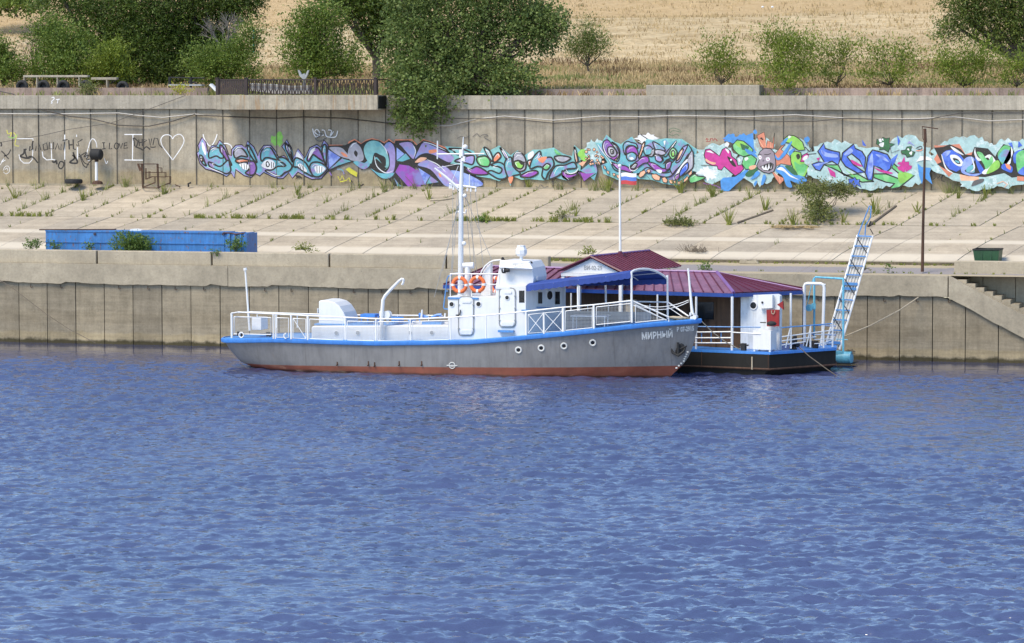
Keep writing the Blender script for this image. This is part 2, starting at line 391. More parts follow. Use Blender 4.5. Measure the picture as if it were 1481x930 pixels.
mb.add([(XL,3.705,4.0),(XR,3.705,4.0),(XR,3.705,4.33),(XL,3.705,4.33)],[(0,1,2,3)])
tag(mb.build('slope_bed',M['soil']),kind='structure')
# upper ground: plateau, meadow, hill
def zt(y): return float(np.interp(y,[13.4,17,30,60,72,80,84,96,130,200],[12.05,12.12,12.6,14.0,16.3,17.75,17.95,20.5,27,36]))
m,t,p,o=nt('dry_grass_ground'); v=pos(t); sx=N(t,'ShaderNodeSeparateXYZ'); L(t,v,sx.inputs[0])
st=noise(t,pos(t,(.45,1.,2.2)),1.1,7,.72); st2=noise(t,pos(t,(.5,.8,1.6)),4.2,5,.7); bigp=noise(t,pos(t,(.35,1,1)),.12,4,.6)
dry=ramp(t,st,[(.25,(.38,.28,.16)),(.45,(.52,.40,.24)),(.62,(.61,.49,.31)),(.8,(.68,.56,.38))])
dry=mix(t,1,dry,ramp(t,st2,[(.3,gray(.72)),(.6,gray(1.08))]),'MULTIPLY'); dry=mix(t,1,dry,ramp(t,bigp,[(.3,gray(.86)),(.7,gray(1.06))]),'MULTIPLY')
mead=ramp(t,noise(t,pos(t,(.5,.5,2)),.9,6,.7),[(.3,(.17,.17,.06)),(.45,(.32,.26,.10)),(.58,(.44,.32,.14)),(.75,(.55,.42,.22))])
mead=mix(t,1,mead,ramp(t,st2,[(.3,gray(.7)),(.6,gray(1.05))]),'MULTIPLY')
yy=math_(t,'ADD',sx.outputs[1],math_(t,'MULTIPLY',math_(t,'SUBTRACT',bigp,.5),14.))
col=mix(t,mrange(t,yy,50,60),mead,dry)
# trodden terrace line along the hill and the darker growth above it
tz=mrange(t,math_(t,'ADD',sx.outputs[1],math_(t,'MULTIPLY',math_(t,'SUBTRACT',bigp,.5),5.)),83.5,84.5,0,.55)
col=mix(t,tz,col,(.46,.32,.17))
L(t,col,p.inputs['Base Color']); p.inputs['Roughness'].default_value=1; p.inputs['Specular IOR Level'].default_value=0
bump(t,p,math_(t,'ADD',st,st2),1.,.25); M['hill']=m
xs=np.linspace(-260,260,261); yv=np.concatenate([np.arange(13.4,60,1.6),np.arange(60,200,2.)]); X,Yg=np.meshgrid(xs,yv)
Zg=np.vectorize(zt)(Yg)+ (np.sin(X*.09+Yg*.05)*.25+np.sin(X*.23+1.3)*.12*np.sin(Yg*.31)+np.sin(X*.031)*.5)*np.clip((Yg-45)/25,0,1)+np.clip((Yg-64)/20,0,1)*(X*.012)
V=np.stack([X,Yg,Zg],-1).reshape(-1,3); i=np.arange(V.shape[0]).reshape(X.shape); Q=np.stack([i[:-1,:-1],i[:-1,1:],i[1:,1:],i[1:,:-1]],-1).reshape(-1,4)
tag(fast_mesh('hill',V,Q,M['hill'],smooth=True),kind='structure')
def zhill(x,y):
    return zt(y)+(math.sin(x*.09+y*.05)*.25+math.sin(x*.23+1.3)*.12*math.sin(y*.31)+math.sin(x*.031)*.5)*min(max((y-45)/25,0),1)+min(max((y-64)/20,0),1)*x*.012
mb=MB(); mb.add([(-2500,200,36),(2500,200,36),(2500,2500,60),(-2500,2500,60)],[(0,1,2,3)]); mb.add([(-2500,-0.5,.5),(XL,-.5,.5),(-260,200,36),(-2500,200,36)],[(0,1,2,3)]); mb.add([(XR,-.5,.5),(2500,-.5,.5),(2500,200,36),(260,200,36)],[(0,1,2,3)])
tag(mb.build('terrain',M['hill']),kind='structure')
# grey footpath curving into the meadow
mb=MB(); pp=[(700,139,20),(745,128,24),(770,121,30),(806,115.5,40),(850,113,50)]
pts=[WZ(px,py,zt(y)+.03) if False else W(px,py,y) for px,py,y in pp]
L_=[];
for q in pts: L_.append((q[0],q[1],zhill(q[0],q[1])+.03)); L_.append((q[0]+.2,q[1]+2.6,zhill(q[0],q[1]+2.6)+.03))
mb.add(L_,[(2*i,2*i+1,2*i+3,2*i+2) for i in range(len(pts)-1)])
M['path']=concrete('path_gravel',(.36,.34,.33)); tag(mb.build('path',M['path']),kind='structure')

# ================================================================ lower quay wall
M['quay']=concrete('quay_concrete',(.30,.255,.185),joint=(-25.12,1.5),stain=.24,streak=.12,horiz=.16,band=[(.38,.22,(1.16,1.12,1.0)),(0.0,.24,(.25,.25,.19)),(1.3,.4,(.93,.92,.9))],moss=.15)
M['cap']=concrete('cap_concrete',(.37,.32,.24),stain=.2,streak=.05,sc1=1.4)
M['parapet']=concrete('parapet_concrete',(.40,.345,.26),stain=.14,streak=.08)
M['seam']=paint('dark_seam',(.035,.03,.022),.95,.3)
qw=thing('quay_wall','long brown concrete quay wall of upright panels rising from the water','wall',(0,0,0))
XS=W(1372,427,0)[0]      # where the stair beam starts
zsl=lambda x: 3.9-(x-XS)*.5     # falling beam
def fronttop(x): return 2.93 if x<XS else zsl(x)-1.05
mb=MB(); seams=MB(); x=-25.12-1.5*34
hooks=MB()
while x<XR:
    x2=x+1.5; a,b=x+.02,x2-.02; za,zb=max(fronttop(a)+.12,-1),max(fronttop(b)+.12,-1); dy=random.uniform(-.012,.012)
    mb.prism([(a,dy,-1.2),(b,dy,-1.2),(b,dy,zb),(a,dy,za)],(0,.35,0)) if max(za,zb)>-1 else None
    if x>-40 and x<XS and random.random()<.8:
        hx=x+.7+random.uniform(-.1,.1); hooks.tube([(hx,-.01,2.86),(hx,-.05,2.72),(hx+.09,-.05,2.7),(hx+.1,-.05,2.76)],.014,5)
    x=x2
mb.build('wall_panels',M['quay'],qw); 
seams.box((XL-3,.1,-1.2),(XR,.3,1.5)); seams.box((XL-3,.1,1.5),(XS,.3,2.9)); seams.build('panel_seams',M['seam'],qw)
hooks.build('lifting_loops',M['rust'],qw)
# cap beam, broken along its lower edge, in lengths
def ragged(xa,xb,zb,amp,step=.22):
    n=max(3,int((xb-xa)/step)); out=[]; a=0
    for i in range(n+1):
        a=a*.75+random.uniform(-1,1)*amp*.6
        if random.random()<.04: a=amp*2.6
        out.append((xa+(xb-xa)*i/n,zb+a))
    return out
caps=[-78,-62,-50,-38,-26.8,W(331,400,0)[0],-2.6,8.5,XS-.02]
for a,b in zip(caps[:-1],caps[1:]):
    low=ragged(a+.015,b-.015,2.93,.035); poly=[(x,-.14,z) for x,z in low]+[(b-.015,-.14,3.87),(b-.05,-.14,3.9),(a+.05,-.14,3.9),(a+.015,-.14,3.87)]
    MB().prism(poly,(0,.62,0)).build('cap_beam',M['cap'],qw)
# parapet upstand
seg=[-78,-66,-58,-50,-44,-38,-32.5,W(0,0,0)[0]-.9,W(141,375,.2)[0],W(307,375,.2)[0],W(477,375,.2)[0],W(646,375,.2)[0],W(795,375,.2)[0]]
for i,(a,b) in enumerate(zip(seg[:-1],seg[1:])):
    MB().box((a+.04,.12,3.885),(b-.04,.62,4.55)).build('parapet_block',M['parapet'],qw,bevel=.04)
# stair flight cut into the quay on the right
stw=thing('quay_staircase','concrete steps descending behind a sloping beam at the right end of the quay','stairs',(XS,0,0))
low=[]; n=40; a=0
for i in range(n+1):
    x=XS+.02+(14)*i/n; a=a*.7+random.uniform(-1,1)*.03; low.append((x,-.16,zsl(x)-1.0+a))
MB().prism(low+[(XS+14.02,-.16,zsl(XS+14.02)),(XS+.02,-.16,3.9)],(0,.5,0)).build('sloping_beam',M['cap'],stw)
st=MB()
for i in range(26):
    x=XS+.35+i*.40; z=3.74-i*.18
    st.box((x,.36,z-.9),(x+.41,1.9,z))
st.build('steps',M['cap'],stw)
bw=MB(); x=XS-.2
while x<XS+14: bw.box((x+.015,1.9,-1),(x+1.485,2.2,3.9)); x+=1.5
bw.build('back_wall',M['parapet'],stw)
MB().box((W(1381,380,1.8)[0],1.6,3.92),(XR,2.25,4.52)).build('top_parapet',M['parapet'],stw,bevel=.03)
# ================================================================ upper retaining wall
X0U,WU=-31.11,1.4842
M['upper']=concrete('upper_concrete',(.385,.34,.27),joint=(X0U,WU),stain=.30,streak=.16,pits=.7,band=[(7.75,.5,(1.06,.98,.80))])
M['upcap']=concrete('upper_cap_concrete',(.40,.36,.295),stain=.22)
rw=thing('retaining_wall','tall grey concrete retaining wall with graffiti above the slab slope','wall',(0,13,7.3))
mb=MB(); k=-28
while X0U+WU*k<XR:
    a=X0U+WU*k; mb.box((a+.012,13+random.uniform(0,.015),7.1),(a+WU-.012,13.4,11.5)); k+=1
mb.build('wall_panels',M['upper'],rw)
SE=MB(); k=-28
while X0U+WU*k<XR:
    a=X0U+WU*k; w=random.choice([.012,.015,.02,.024]); SE.box((a-w*.7,12.955,7.3),(a+w*.7,13.3,11.42)); k+=1
M['seam2']=paint('wall_joint',(.17,.15,.12),.95,.5)
SE.build('joint_filler',M['seam2'],rw)
uc=[-75,-50,-38,W(55,140,12.8)[0],W(313,140,12.8)[0],W(710,140,12.8)[0],W(1167,140,12.8)[0],62]
for a,b in zip(uc[:-1],uc[1:]): MB().box((a+.012,12.82,11.38),(b-.012,13.5,12.09)).build('cap_beam',M['upcap'],rw,bevel=.015)
MB().box((XL,12.9,7.33),(XR,13.0,7.42)).build('foot_ledge',M['cap'],rw)
# balcony
XB0=W(313,140,11.4)[0]; XB1=W(546,140,11.3)[0]
M['balc']=concrete('stained_balcony_concrete',(.42,.37,.29),stain=.3)
_t=M['balc'].node_tree; _p=[n for n in _t.nodes if n.type=='BSDF_PRINCIPLED'][0]; _c=_p.inputs['Base Color'].links[0].from_socket
_k=mrange(_t,noise(_t,pos(_t,(3.2,1,.25)),1.3,4,.7),.56,.66,0,.6); L(_t,mix(_t,_k,_c,(.30,.17,.07)),_p.inputs['Base Color'])
bal=thing('viewing_balcony','concrete viewing balcony jutting from the top of the graffiti wall','balcony',(XB0,12,11.4))
MB().box((XB0,11.3,11.36),(XB1,12.8,12.11)).build('slab',M['balc'],bal,bevel=.015)
MB().box((XB1+.003,11.42,11.42),(XB1+.03,12.7,12.05)).build('end_shade_plate',M['black'],bal)  # flat black plate painted in for the shade inside the open end
rl=thing('balcony_railing','dark brown cast iron railing along the edge of the viewing balcony','railing',(XB0,11.4,12.11))
def post(x,y,z0,z1,w=.09): return MB().box((x-w/2,y-w/2,z0),(x+w/2,y+w/2,z1)).box((x-w*.7,y-w*.7,z1),(x+w*.7,y+w*.7,z1+.03))
xp=[XB0+.06,W(356,120,11.4)[0],W(456,120,11.4)[0],W(543,120,11.4)[0]]
for x in xp: post(x,11.42,12.11,12.98,.16 if x!=xp[2] else .12).build('post',M['brown_iron'],rl)
rb=MB(); rb.box((XB0,11.39,12.87),(XB1,11.45,12.93)); rb.box((XB0,11.39,12.15),(XB1,11.45,12.19))
rb.box((XB1-.05,11.4,12.87),(XB1+.0,12.9,12.93)); rb.build('rail',M['brown_iron'],rl)
inf=MB(); x=XB0+.2
while x<XB1-.1:
    dense=x<xp[1]
    if dense: inf.box((x-.05,11.405,12.19),(x+.05,11.435,12.87)); x+=.12
    else:
        for s in(-1,1): inf.tube([(x+s*.03,11.42,12.19),(x+s*.03,11.42,12.3),(x+s*.085,11.42,12.4),(x+s*.085,11.42,12.68),(x+s*.03,11.42,12.78),(x+s*.03,11.42,12.87)],.028,4)
        x+=.33; inf.tube([(x-.165,11.42,12.19),(x-.165,11.42,12.87)],.034,4)
inf.build('infill_bars',M['brown_iron'],rl)
rl2=thing('side_railing','brown iron railing running from the balcony end into the overhanging tree','railing',(XB1,12.9,12.11))
inf=MB(); xe=W(600,120,12.9)[0]; x=XB1+.05
while x<xe: inf.tube([(x,12.9,12.09),(x,12.9,12.85)],.03,4); x+=.15
inf.build('infill_bars',M['brown_iron'],rl2); MB().box((XB1,12.87,12.84),(xe,12.93,12.9)).build('rail',M['brown_iron'],rl2)
# low pink block kerb walls behind the cap
M['pink']=concrete('pink_blocks',(.34,.265,.235),joint=(0,.9),stain=.25)
pw=thing('block_parapet','low pinkish block parapet behind the retaining wall cap, left of the balcony','wall',(W(150,130,15)[0],15,12))
a,b=-60,W(300,130,15)[0]; x=a
mb=MB()
while x<b: mb.box((x+.006,15,12.0),(min(x+1.8,b)-.006,15.3,12.5)); x+=1.8
mb.build('blocks',M['pink'],pw)
pw=thing('block_parapet','low dull pink block parapet between the overhanging tree and the pale concrete block','wall',(W(830,130,15)[0],15,12))
mb=MB(); mb.box((W(650,130,15)[0],15,12.0),(W(934,130,15)[0],15.3,12.42)); mb.build('blocks',M['pink'],pw)
pw=thing('block_parapet','low pinkish block parapet in front of the shrubs on the right','wall',(W(1300,130,15)[0],15,12))
mb=MB(); x=W(1101,130,15)[0]
while x<60: mb.box((x+.006,15,12.0),(x+2.0-.006,15.3,12.47)); x+=2.0
mb.build('blocks',M['pink'],pw)
cb=thing('concrete_block','long pale concrete block lying on top of the retaining wall','block',(W(1017,135,14.4)[0],14.4,12.05))
MB().box((W(935,130,14)[0],13.9,12.02),(W(1099,130,14)[0],15.0,12.62)).build('slab',M['upcap'],cb,bevel=.03)
# cables on the wall
def cable(name,label,cat,pts,y,r,mat,sag=0,y2=None):
    P=[]
    for i,(px,py) in enumerate(pts): P.append(W(px,py,y if y2 is None else y+(y2-y)*i/(len(pts)-1)))
    Q=[]
    for a,b in zip(P[:-1],P[1:]):
        for k in range(8): q=a+(b-a)*k/8; q=q.copy(); q[2]-=sag*4*(k/8)*(1-k/8); Q.append(q)
    Q.append(P[-1]); mb=MB().tube(Q,r,5); o=mb.build(name,mat,smooth=True); return tag(o,label,cat)
M['cable_w']=paint('pale_cable',(.46,.44,.42),.5,.15); M['cable_k']=paint('dark_cable',(.05,.045,.042),.6,.2)
cable('pipe','thin pale pipe running along the upper wall from the left edge to the balcony','pipe',[(-30,164),(60,165),(100,164.5),(172,163.5),(200,167),(235,170),(282,165),(310,168)],12.9,.026,M['cable_w'])
cable('pipe','thin pale pipe sagging along the upper wall right of the overhanging tree','pipe',[(560,166),(600,182),(650,182),(690,172),(730,168),(800,174),(870,168),(930,169),(980,167),(1080,169),(1150,166),(1240,172),(1320,172),(1380,169),(1430,175),(1500,172)],12.88,.024,M['cable_w'])
cable('cable','black cable drooping in a long curve across the upper wall at the far left','cable',[(-20,127),(0,132),(19,136),(60,158),(100,168),(130,171),(172,181),(215,182.5),(250,175),(282,165)],12.86,.028,M['cable_k'])
cable('cable','dark cable running beneath the balcony slab to the overhanging tree','cable',[(282,166),(340,169),(400,171),(440,169),(500,171),(560,178),(600,180)],12.84,.03,M['cable_k'])
cable('cable','dark cable sagging beside the pale pipe on the right part of the upper wall','cable',[(650,171),(740,172),(800,178),(880,174),(960,170),(1050,171),(1120,176),(1180,175),(1220,171),(1300,173),(1340,173),(1390,163),(1500,163)],12.8,.022,M['cable_k'])
cable('wire','thin wire rising diagonally from the left wall edge to the yellow shrub','wire',[(0,206),(60,196),(100,187),(160,178),(215,158),(268,138)],12.7,.014,M['cable_k'])
# ================================================================ graffiti: flat sheets of paint on the upper wall
GC={'k':(.012,.012,.014),'w':(.78,.78,.80),'c':(.13,.42,.50),'t':(.22,.50,.50),'p':(.24,.11,.40),'l':(.38,.30,.60),'g':(.36,.36,.42),
 'o':(.80,.26,.14),'s':(.84,.46,.30),'b':(.04,.12,.60),'B':(.06,.27,.66),'n':(.12,.48,.17),'N':(.02,.13,.05),'m':(.55,.03,.28),'y':(.62,.58,.05),
 'a':(.37,.55,.56),'q':(.30,.40,.78),'G':(.26,.58,.10),'r':(.35,.015,.02),'v':(.30,.06,.42),'f':(.30,.25,.30),'e':(.62,.22,.14),'d':(.10,.10,.11)}
def gmat(k,c):
    m,t,p,o=nt('spray_paint_'+{'k':'black','w':'white','c':'teal','t':'pale_teal','p':'purple','l':'lavender','g':'grey','o':'vermilion','s':'salmon','b':'royal_blue','B':'blue','n':'green','N':'dark_green','m':'magenta','y':'yellow','a':'aqua','q':'periwinkle','G':'lime','r':'dark_red','v':'violet','f':'mauve','e':'terracotta','d':'charcoal'}[k]); v=pos(t)
    n=noise(t,v,3.2,4,.6); f=noise(t,v,14,4,.7); tone=mix(t,1,c,ramp(t,n,[(.3,gray(.78)),(.7,gray(1.15))]),'MULTIPLY')
    alt={'c':(.30,.16,.44),'t':(.12,.40,.46),'p':(.20,.22,.52),'l':(.22,.30,.60),'q':(.08,.14,.55),'b':(.10,.22,.70),'n':(.26,.62,.28),'v':(.20,.12,.42),'g':(.45,.42,.55)}.get(k)
    if alt: tone=mix(t,mrange(t,noise(t,v,1.9,3,.6),.50,.62,0,.8),tone,alt)
    if k=='a': tone=mix(t,mrange(t,noise(t,v,2.6,6,.75),.52,.62,0,.75),tone,(.70,.78,.80)); tone=mix(t,mrange(t,noise(t,v,1.7,6,.8),.56,.64,0,.85),tone,(.34,.31,.27))
    tone=mix(t,mrange(t,f,.60,.70,0,.3),tone,(.36,.33,.29)); tone=mix(t,.10,tone,(.36,.33,.29)); L(t,tone,p.inputs['Base Color']); p.inputs['Roughness'].default_value=.8; p.inputs['Specular IOR Level'].default_value=.2; return m
GK=list(GC); GM=[gmat(k,GC[k]) for k in GK]
def spline(P,closed,k=4):
    n=len(P); out=[]
    for i in range(n if closed else n-1):
        p0,p1,p2,p3=(P[(i-1)%n],P[i],P[(i+1)%n],P[(i+2)%n]) if closed else (P[max(i-1,0)],P[i],P[i+1],P[min(i+2,n-1)])
        for j in range(k):
            u=j/k; out.append(tuple(.5*((2*b)+(-a+c)*u+(2*a-5*b+4*c-d)*u*u+(-a+3*b-3*c+d)*u**3) for a,b,c,d in zip(p0,p1,p2,p3)))
    if not closed: out.append(P[-1])
    return out
def ribbon(P,w,closed,taper=False):
    n=len(P); Lf=[];Rt=[]
    for i in range(n):
        a=P[(i-1)%n] if closed or i>0 else P[i]; b=P[(i+1)%n] if closed or i<n-1 else P[i]
        dx,dy=b[0]-a[0],b[1]-a[1]; d=math.hypot(dx,dy) or 1; h=w/2*(1-.75*abs(2*i/(n-1)-1)**2 if taper and n>2 else 1)
        Lf.append((P[i][0]-dy/d*h,P[i][1]+dx/d*h)); Rt.append((P[i][0]+dy/d*h,P[i][1]-dx/d*h))
    return Lf,Rt
def piece(name,label,ox,oy,s,data,parent,base=0.,y=13.,under=None):
    if under:
        L_=data.strip().split('\n'); i=[j for j,a in enumerate(L_) if a[:3] in('F k','O l')][-1] if False else max(j for j,a in enumerate(L_) if a.startswith('F k') and len(a)>230)
        L_[i]='F '+under+L_[i][3:]
        for j in range(i+1,len(L_)):
            a=L_[j].split()
            if a[0]=='f' and a[1] not in'wk' and len(a)>5: L_[j]=' '.join(['o',a[1],'12']+a[2:])+'\nT w 4 '+hl(a[2:])
        data='\n'.join(L_)
    mb=MB(); k=0; yb=y-.006-base
    for line in data.strip().split('\n'):
        T=line.split()
        if not T: continue
        op=T[0]; c=T[1]; T=T[2:]
        w=0
        if op in('s','S','o','O','T'): w=float(T[0]); T=T[1:]
        P=[tuple(float(q) for q in a.split(',')) for a in T]
        sm=op in('f','s','o','T')
        def fill(P,ci):
            nonlocal k
            k+=1; pts=[W(ox+a/s,oy+b/s,yb-k*.0006) for a,b in P]; mb.add(pts,[tuple(range(len(pts)))],GK.index(ci))
        def stroke(P,w,closed,ci,taper=False):
            nonlocal k
            k+=1; A,B=ribbon(P,w,closed,taper); n=len(P); pts=[W(ox+a/s,oy+b/s,yb-k*.0006) for a,b in A+B]
            mb.add(pts,[(i,(i+1)%n,n+(i+1)%n,n+i) for i in range(n if closed else n-1)],GK.index(ci))
        if op in 'fF': fill(spline(P,True) if sm else P,c)
        elif op in 'oO': Q=spline(P,True) if sm else P; fill(Q,c); stroke(Q,w,True,'k')
        else: stroke(spline(P,False) if sm else P,w,False,c,op=='T')
    o=mb.build(name,GM,parent,fix=False); o['label']=label
    return o
def hl(P):
    P=[tuple(float(q) for q in a.split(',')) for a in P]; cx=sum(p[0] for p in P)/len(P); cy=sum(p[1] for p in P)/len(P)
    k=min(range(len(P)),key=lambda i:P[i][0]*.5+P[i][1]); n=len(P); return ' '.join('%.1f,%.1f'%(cx+(P[(k+j)%n][0]-cx)*.68,cy+(P[(k+j)%n][1]-cy)*.68) for j in(-1,0,1))
def blob(x,y,r,n=26,seed=1,j=.35):
    q=random.Random(seed); return ' '.join('%.0f,%.0f'%(x+r*(1+q.uniform(-j,j))*math.cos(6.283*i/n),y+r*(1+q.uniform(-j,j))*math.sin(6.283*i/n)) for i in range(n))
def blobe(x,y,rx,ry,n=40,seed=1,j=.15):
    q=random.Random(seed); return ' '.join('%.0f,%.0f'%(x+rx*(1+q.uniform(-j,j))*math.cos(6.283*i/n),y+ry*(1+q.uniform(-j,j))*math.sin(6.283*i/n)) for i in range(n))
# --- teal and purple lettering with toothy mouths
piece('graffiti','teal and purple wildstyle lettering with toothed mouths, leftmost of the painted pieces',280,180,4.937,'''
F G '''+blob(600,110,45,18,3,.5)+'''
s w 8 68,70 80,110 118,155 150,120 168,70
s w 8 190,145 230,135 265,150 278,185
O l 8 22,205 40,188 30,150 60,92 90,130 98,195 130,150 165,150 185,112 225,150 250,215 270,225 270,180 300,148 345,145 368,165 385,118 430,160 460,225 470,190 500,150 550,148 585,190 605,232 645,222 680,255 660,200 630,158 665,110 700,170 715,235 745,172 795,240 830,165 880,143 908,165 930,112 965,150 962,330 910,388 845,392 800,372 745,340 705,385 680,345 640,385 610,388 560,372 500,342 472,368 440,350 410,380 360,365 300,322 292,385 268,345 235,372 190,350 130,330 85,318 45,280
F k 35,205 62,105 95,210 130,162 165,158 190,125 215,150 255,235 275,235 285,170 320,155 375,180 388,130 430,175 455,240 470,260 475,200 505,160 550,158 585,210 605,240 640,235 690,265 640,158 668,122 705,190 718,255 745,190 790,252 835,175 880,153 905,175 930,130 955,160 955,325 900,380 845,380 800,360 745,325 705,370 680,332 640,370 610,378 560,362 500,330 472,355 440,340 410,370 360,355 300,308 292,365 268,330 235,360 190,340 130,318 85,305 50,270
f c 112,240 110,195 140,165 175,165 205,195 215,235 190,240 160,225
f w 58,130 72,135 88,190 84,220 62,175
f p 190,145 220,175 250,240 272,290 250,280 215,225 190,190
f c 130,275 190,300 245,255 258,290 265,330 235,352 190,335 120,305 105,270
f t 42,225 60,225 80,270 90,295 60,275
f o 50,245 62,245 66,262 54,262
f g 285,205 300,175 330,165 360,185 385,230 340,225 300,240
f o 300,255 350,245 420,265 435,280 380,268 320,275
f p 385,270 430,265 448,310 432,355 400,362 370,345 395,320
f c 380,150 400,160 430,215 452,270 430,255 395,200
f w 325,285 345,278 365,275 388,290 392,310 378,325 350,315
s k 4 340,280 345,312
s k 4 360,278 364,320
s k 4 378,284 378,322
f c 478,235 485,190 515,165 550,168 575,205 595,250 540,238 510,240 488,262
f w 485,290 505,262 540,250 570,262 582,285 570,315 530,318 495,305
f k 516,270 530,262 545,285 535,305 518,300
f w 522,275 532,272 536,292 526,296
s k 5 555,268 557,312
s k 5 570,272 570,308
f c 600,245 650,240 700,290 690,325 650,345 615,370 570,355 510,330 560,325 600,300 660,295
f l 655,130 680,170 700,230 708,270 688,235 660,175
f p 672,140 695,190 705,245 690,215
f w 735,200 750,200 790,265 735,240
f c 720,250 745,240 800,275 830,330 850,370 800,345 745,305 715,300
f w 742,292 765,280 805,320 805,340 770,320
s k 4 755,285 765,315
s k 4 772,290 785,325
f p 810,245 845,180 880,165 905,190 930,260 890,240 850,215 825,260
f w 835,185 870,165 850,205 820,245
f c 925,150 945,150 948,230 945,290 935,270 918,195
f c 830,300 850,272 900,272 945,300 950,325 900,370 860,370 840,345
f w 862,310 880,295 920,298 940,318 915,342 880,348
s k 4 880,298 882,346
s k 4 898,298 898,346
s k 4 916,300 914,342
T w 6 500,175 520,160 548,162
T w 6 120,185 140,170 165,168
T w 6 290,190 315,165 345,168
T w 6 95,300 150,325 215,352
T w 6 520,330 580,362 620,368
F k 725,360 735,380 720,398 745,380 780,385 760,365
''',rw,under='c')
piece('graffiti','lilac and teal block letters with vermilion top outline ending in a big arrow-like letter',280,180,4.937,'''
S o 9 965,150 1060,150 1095,160 1112,125 1150,108 1198,140 1235,112 1275,102 1335,118 1362,130 1395,106 1430,135 1440,110 1500,112 1560,110 1598,150 1640,108 1690,125 1880,200
F k 955,150 1080,148 1120,130 1150,112 1195,140 1225,120 1270,105 1330,115 1370,145 1395,112 1440,140 1440,115 1535,112 1590,150 1640,112 1690,125 1880,210 1860,260 1960,310 2070,400 2045,450 1820,450 1800,425 1760,440 1680,445 1625,330 1580,300 1575,340 1560,440 1440,450 1390,385 1330,385 1255,310 1200,325 1130,265 1040,300 965,340
F q 962,180 1048,235 965,318
F c 970,320 1060,243 1125,262 1040,290
f g 970,165 1050,165 1090,200 1125,245 1065,235 1010,205
f o 1050,195 1085,210 1100,232 1070,225
f g 1105,240 1108,170 1145,130 1190,160 1215,230 1200,262 1150,262
f k 1145,205 1155,185 1172,205 1162,232
f c 1140,268 1180,262 1220,275 1252,250 1258,290 1220,320 1180,305
f t 1215,175 1240,130 1290,115 1345,140 1385,210 1395,290 1365,325 1335,318 1300,265 1290,245 1310,235 1345,280 1370,300 1370,240 1330,215 1290,205 1268,280 1230,240
f k 1300,245 1340,275 1372,308 1390,300 1350,330 1310,290
f l 1360,160 1395,125 1432,160 1440,250 1430,330 1400,360 1375,345 1400,300 1395,210
f c 1262,312 1320,345 1390,350 1435,345 1400,382 1340,380
T w 7 1290,225 1310,300 1370,345 1425,330
T w 7 1120,165 1140,140 1165,130
T w 7 1330,130 1370,175 1385,220
F q 1450,165 1505,210 1450,255
F c 1450,260 1515,207 1545,245 1490,265
f l 1470,135 1550,128 1580,180 1572,245 1540,220 1490,160
F v 1440,340 1470,285 1540,295 1580,320 1610,400 1625,445 1530,442
F c 1430,380 1470,430 1520,450 1460,450
F p 1560,335 1600,320 1620,345 1660,430 1580,430
f l 1580,245 1600,195 1640,130 1700,150 1850,225 1855,255 1820,270 1730,225 1670,205 1620,215
f o 1680,185 1730,178 1740,195 1690,208
f k 1575,275 1610,230 1650,210 1710,215 1760,245 1820,320 1812,340 1760,320 1680,262
f s 1580,268 1620,235 1665,240 1640,262 1600,272
f l 1600,290 1665,255 1740,295 1800,345 1830,400 1850,440 1800,440 1760,400 1690,320
F q 1605,310 1690,365 1652,428
F c 1692,368 1750,412 1662,425
f q 1830,330 1930,345 2050,405 2050,440 1900,445 1840,400
f l 1770,300 1830,325 1900,430 1840,430
f o 1750,340 1762,345 1770,375 1755,370
T w 7 1640,125 1700,140 1800,185
T w 7 1665,250 1740,285 1800,340
T w 6 1570,150 1585,190 1575,230
F y 1085,320 1110,305 1170,345 1165,375 1120,350
S y 7 1030,370 1045,400 1060,365 1075,395
S y 7 1045,410 1090,400 1110,380 1120,410
S k 9 1125,400 1135,415
S k 9 1175,435 1182,425 1195,440 1215,425
s v 8 970,340 985,365
s c 8 1025,320 1060,325 1075,355
''',rw,.05)
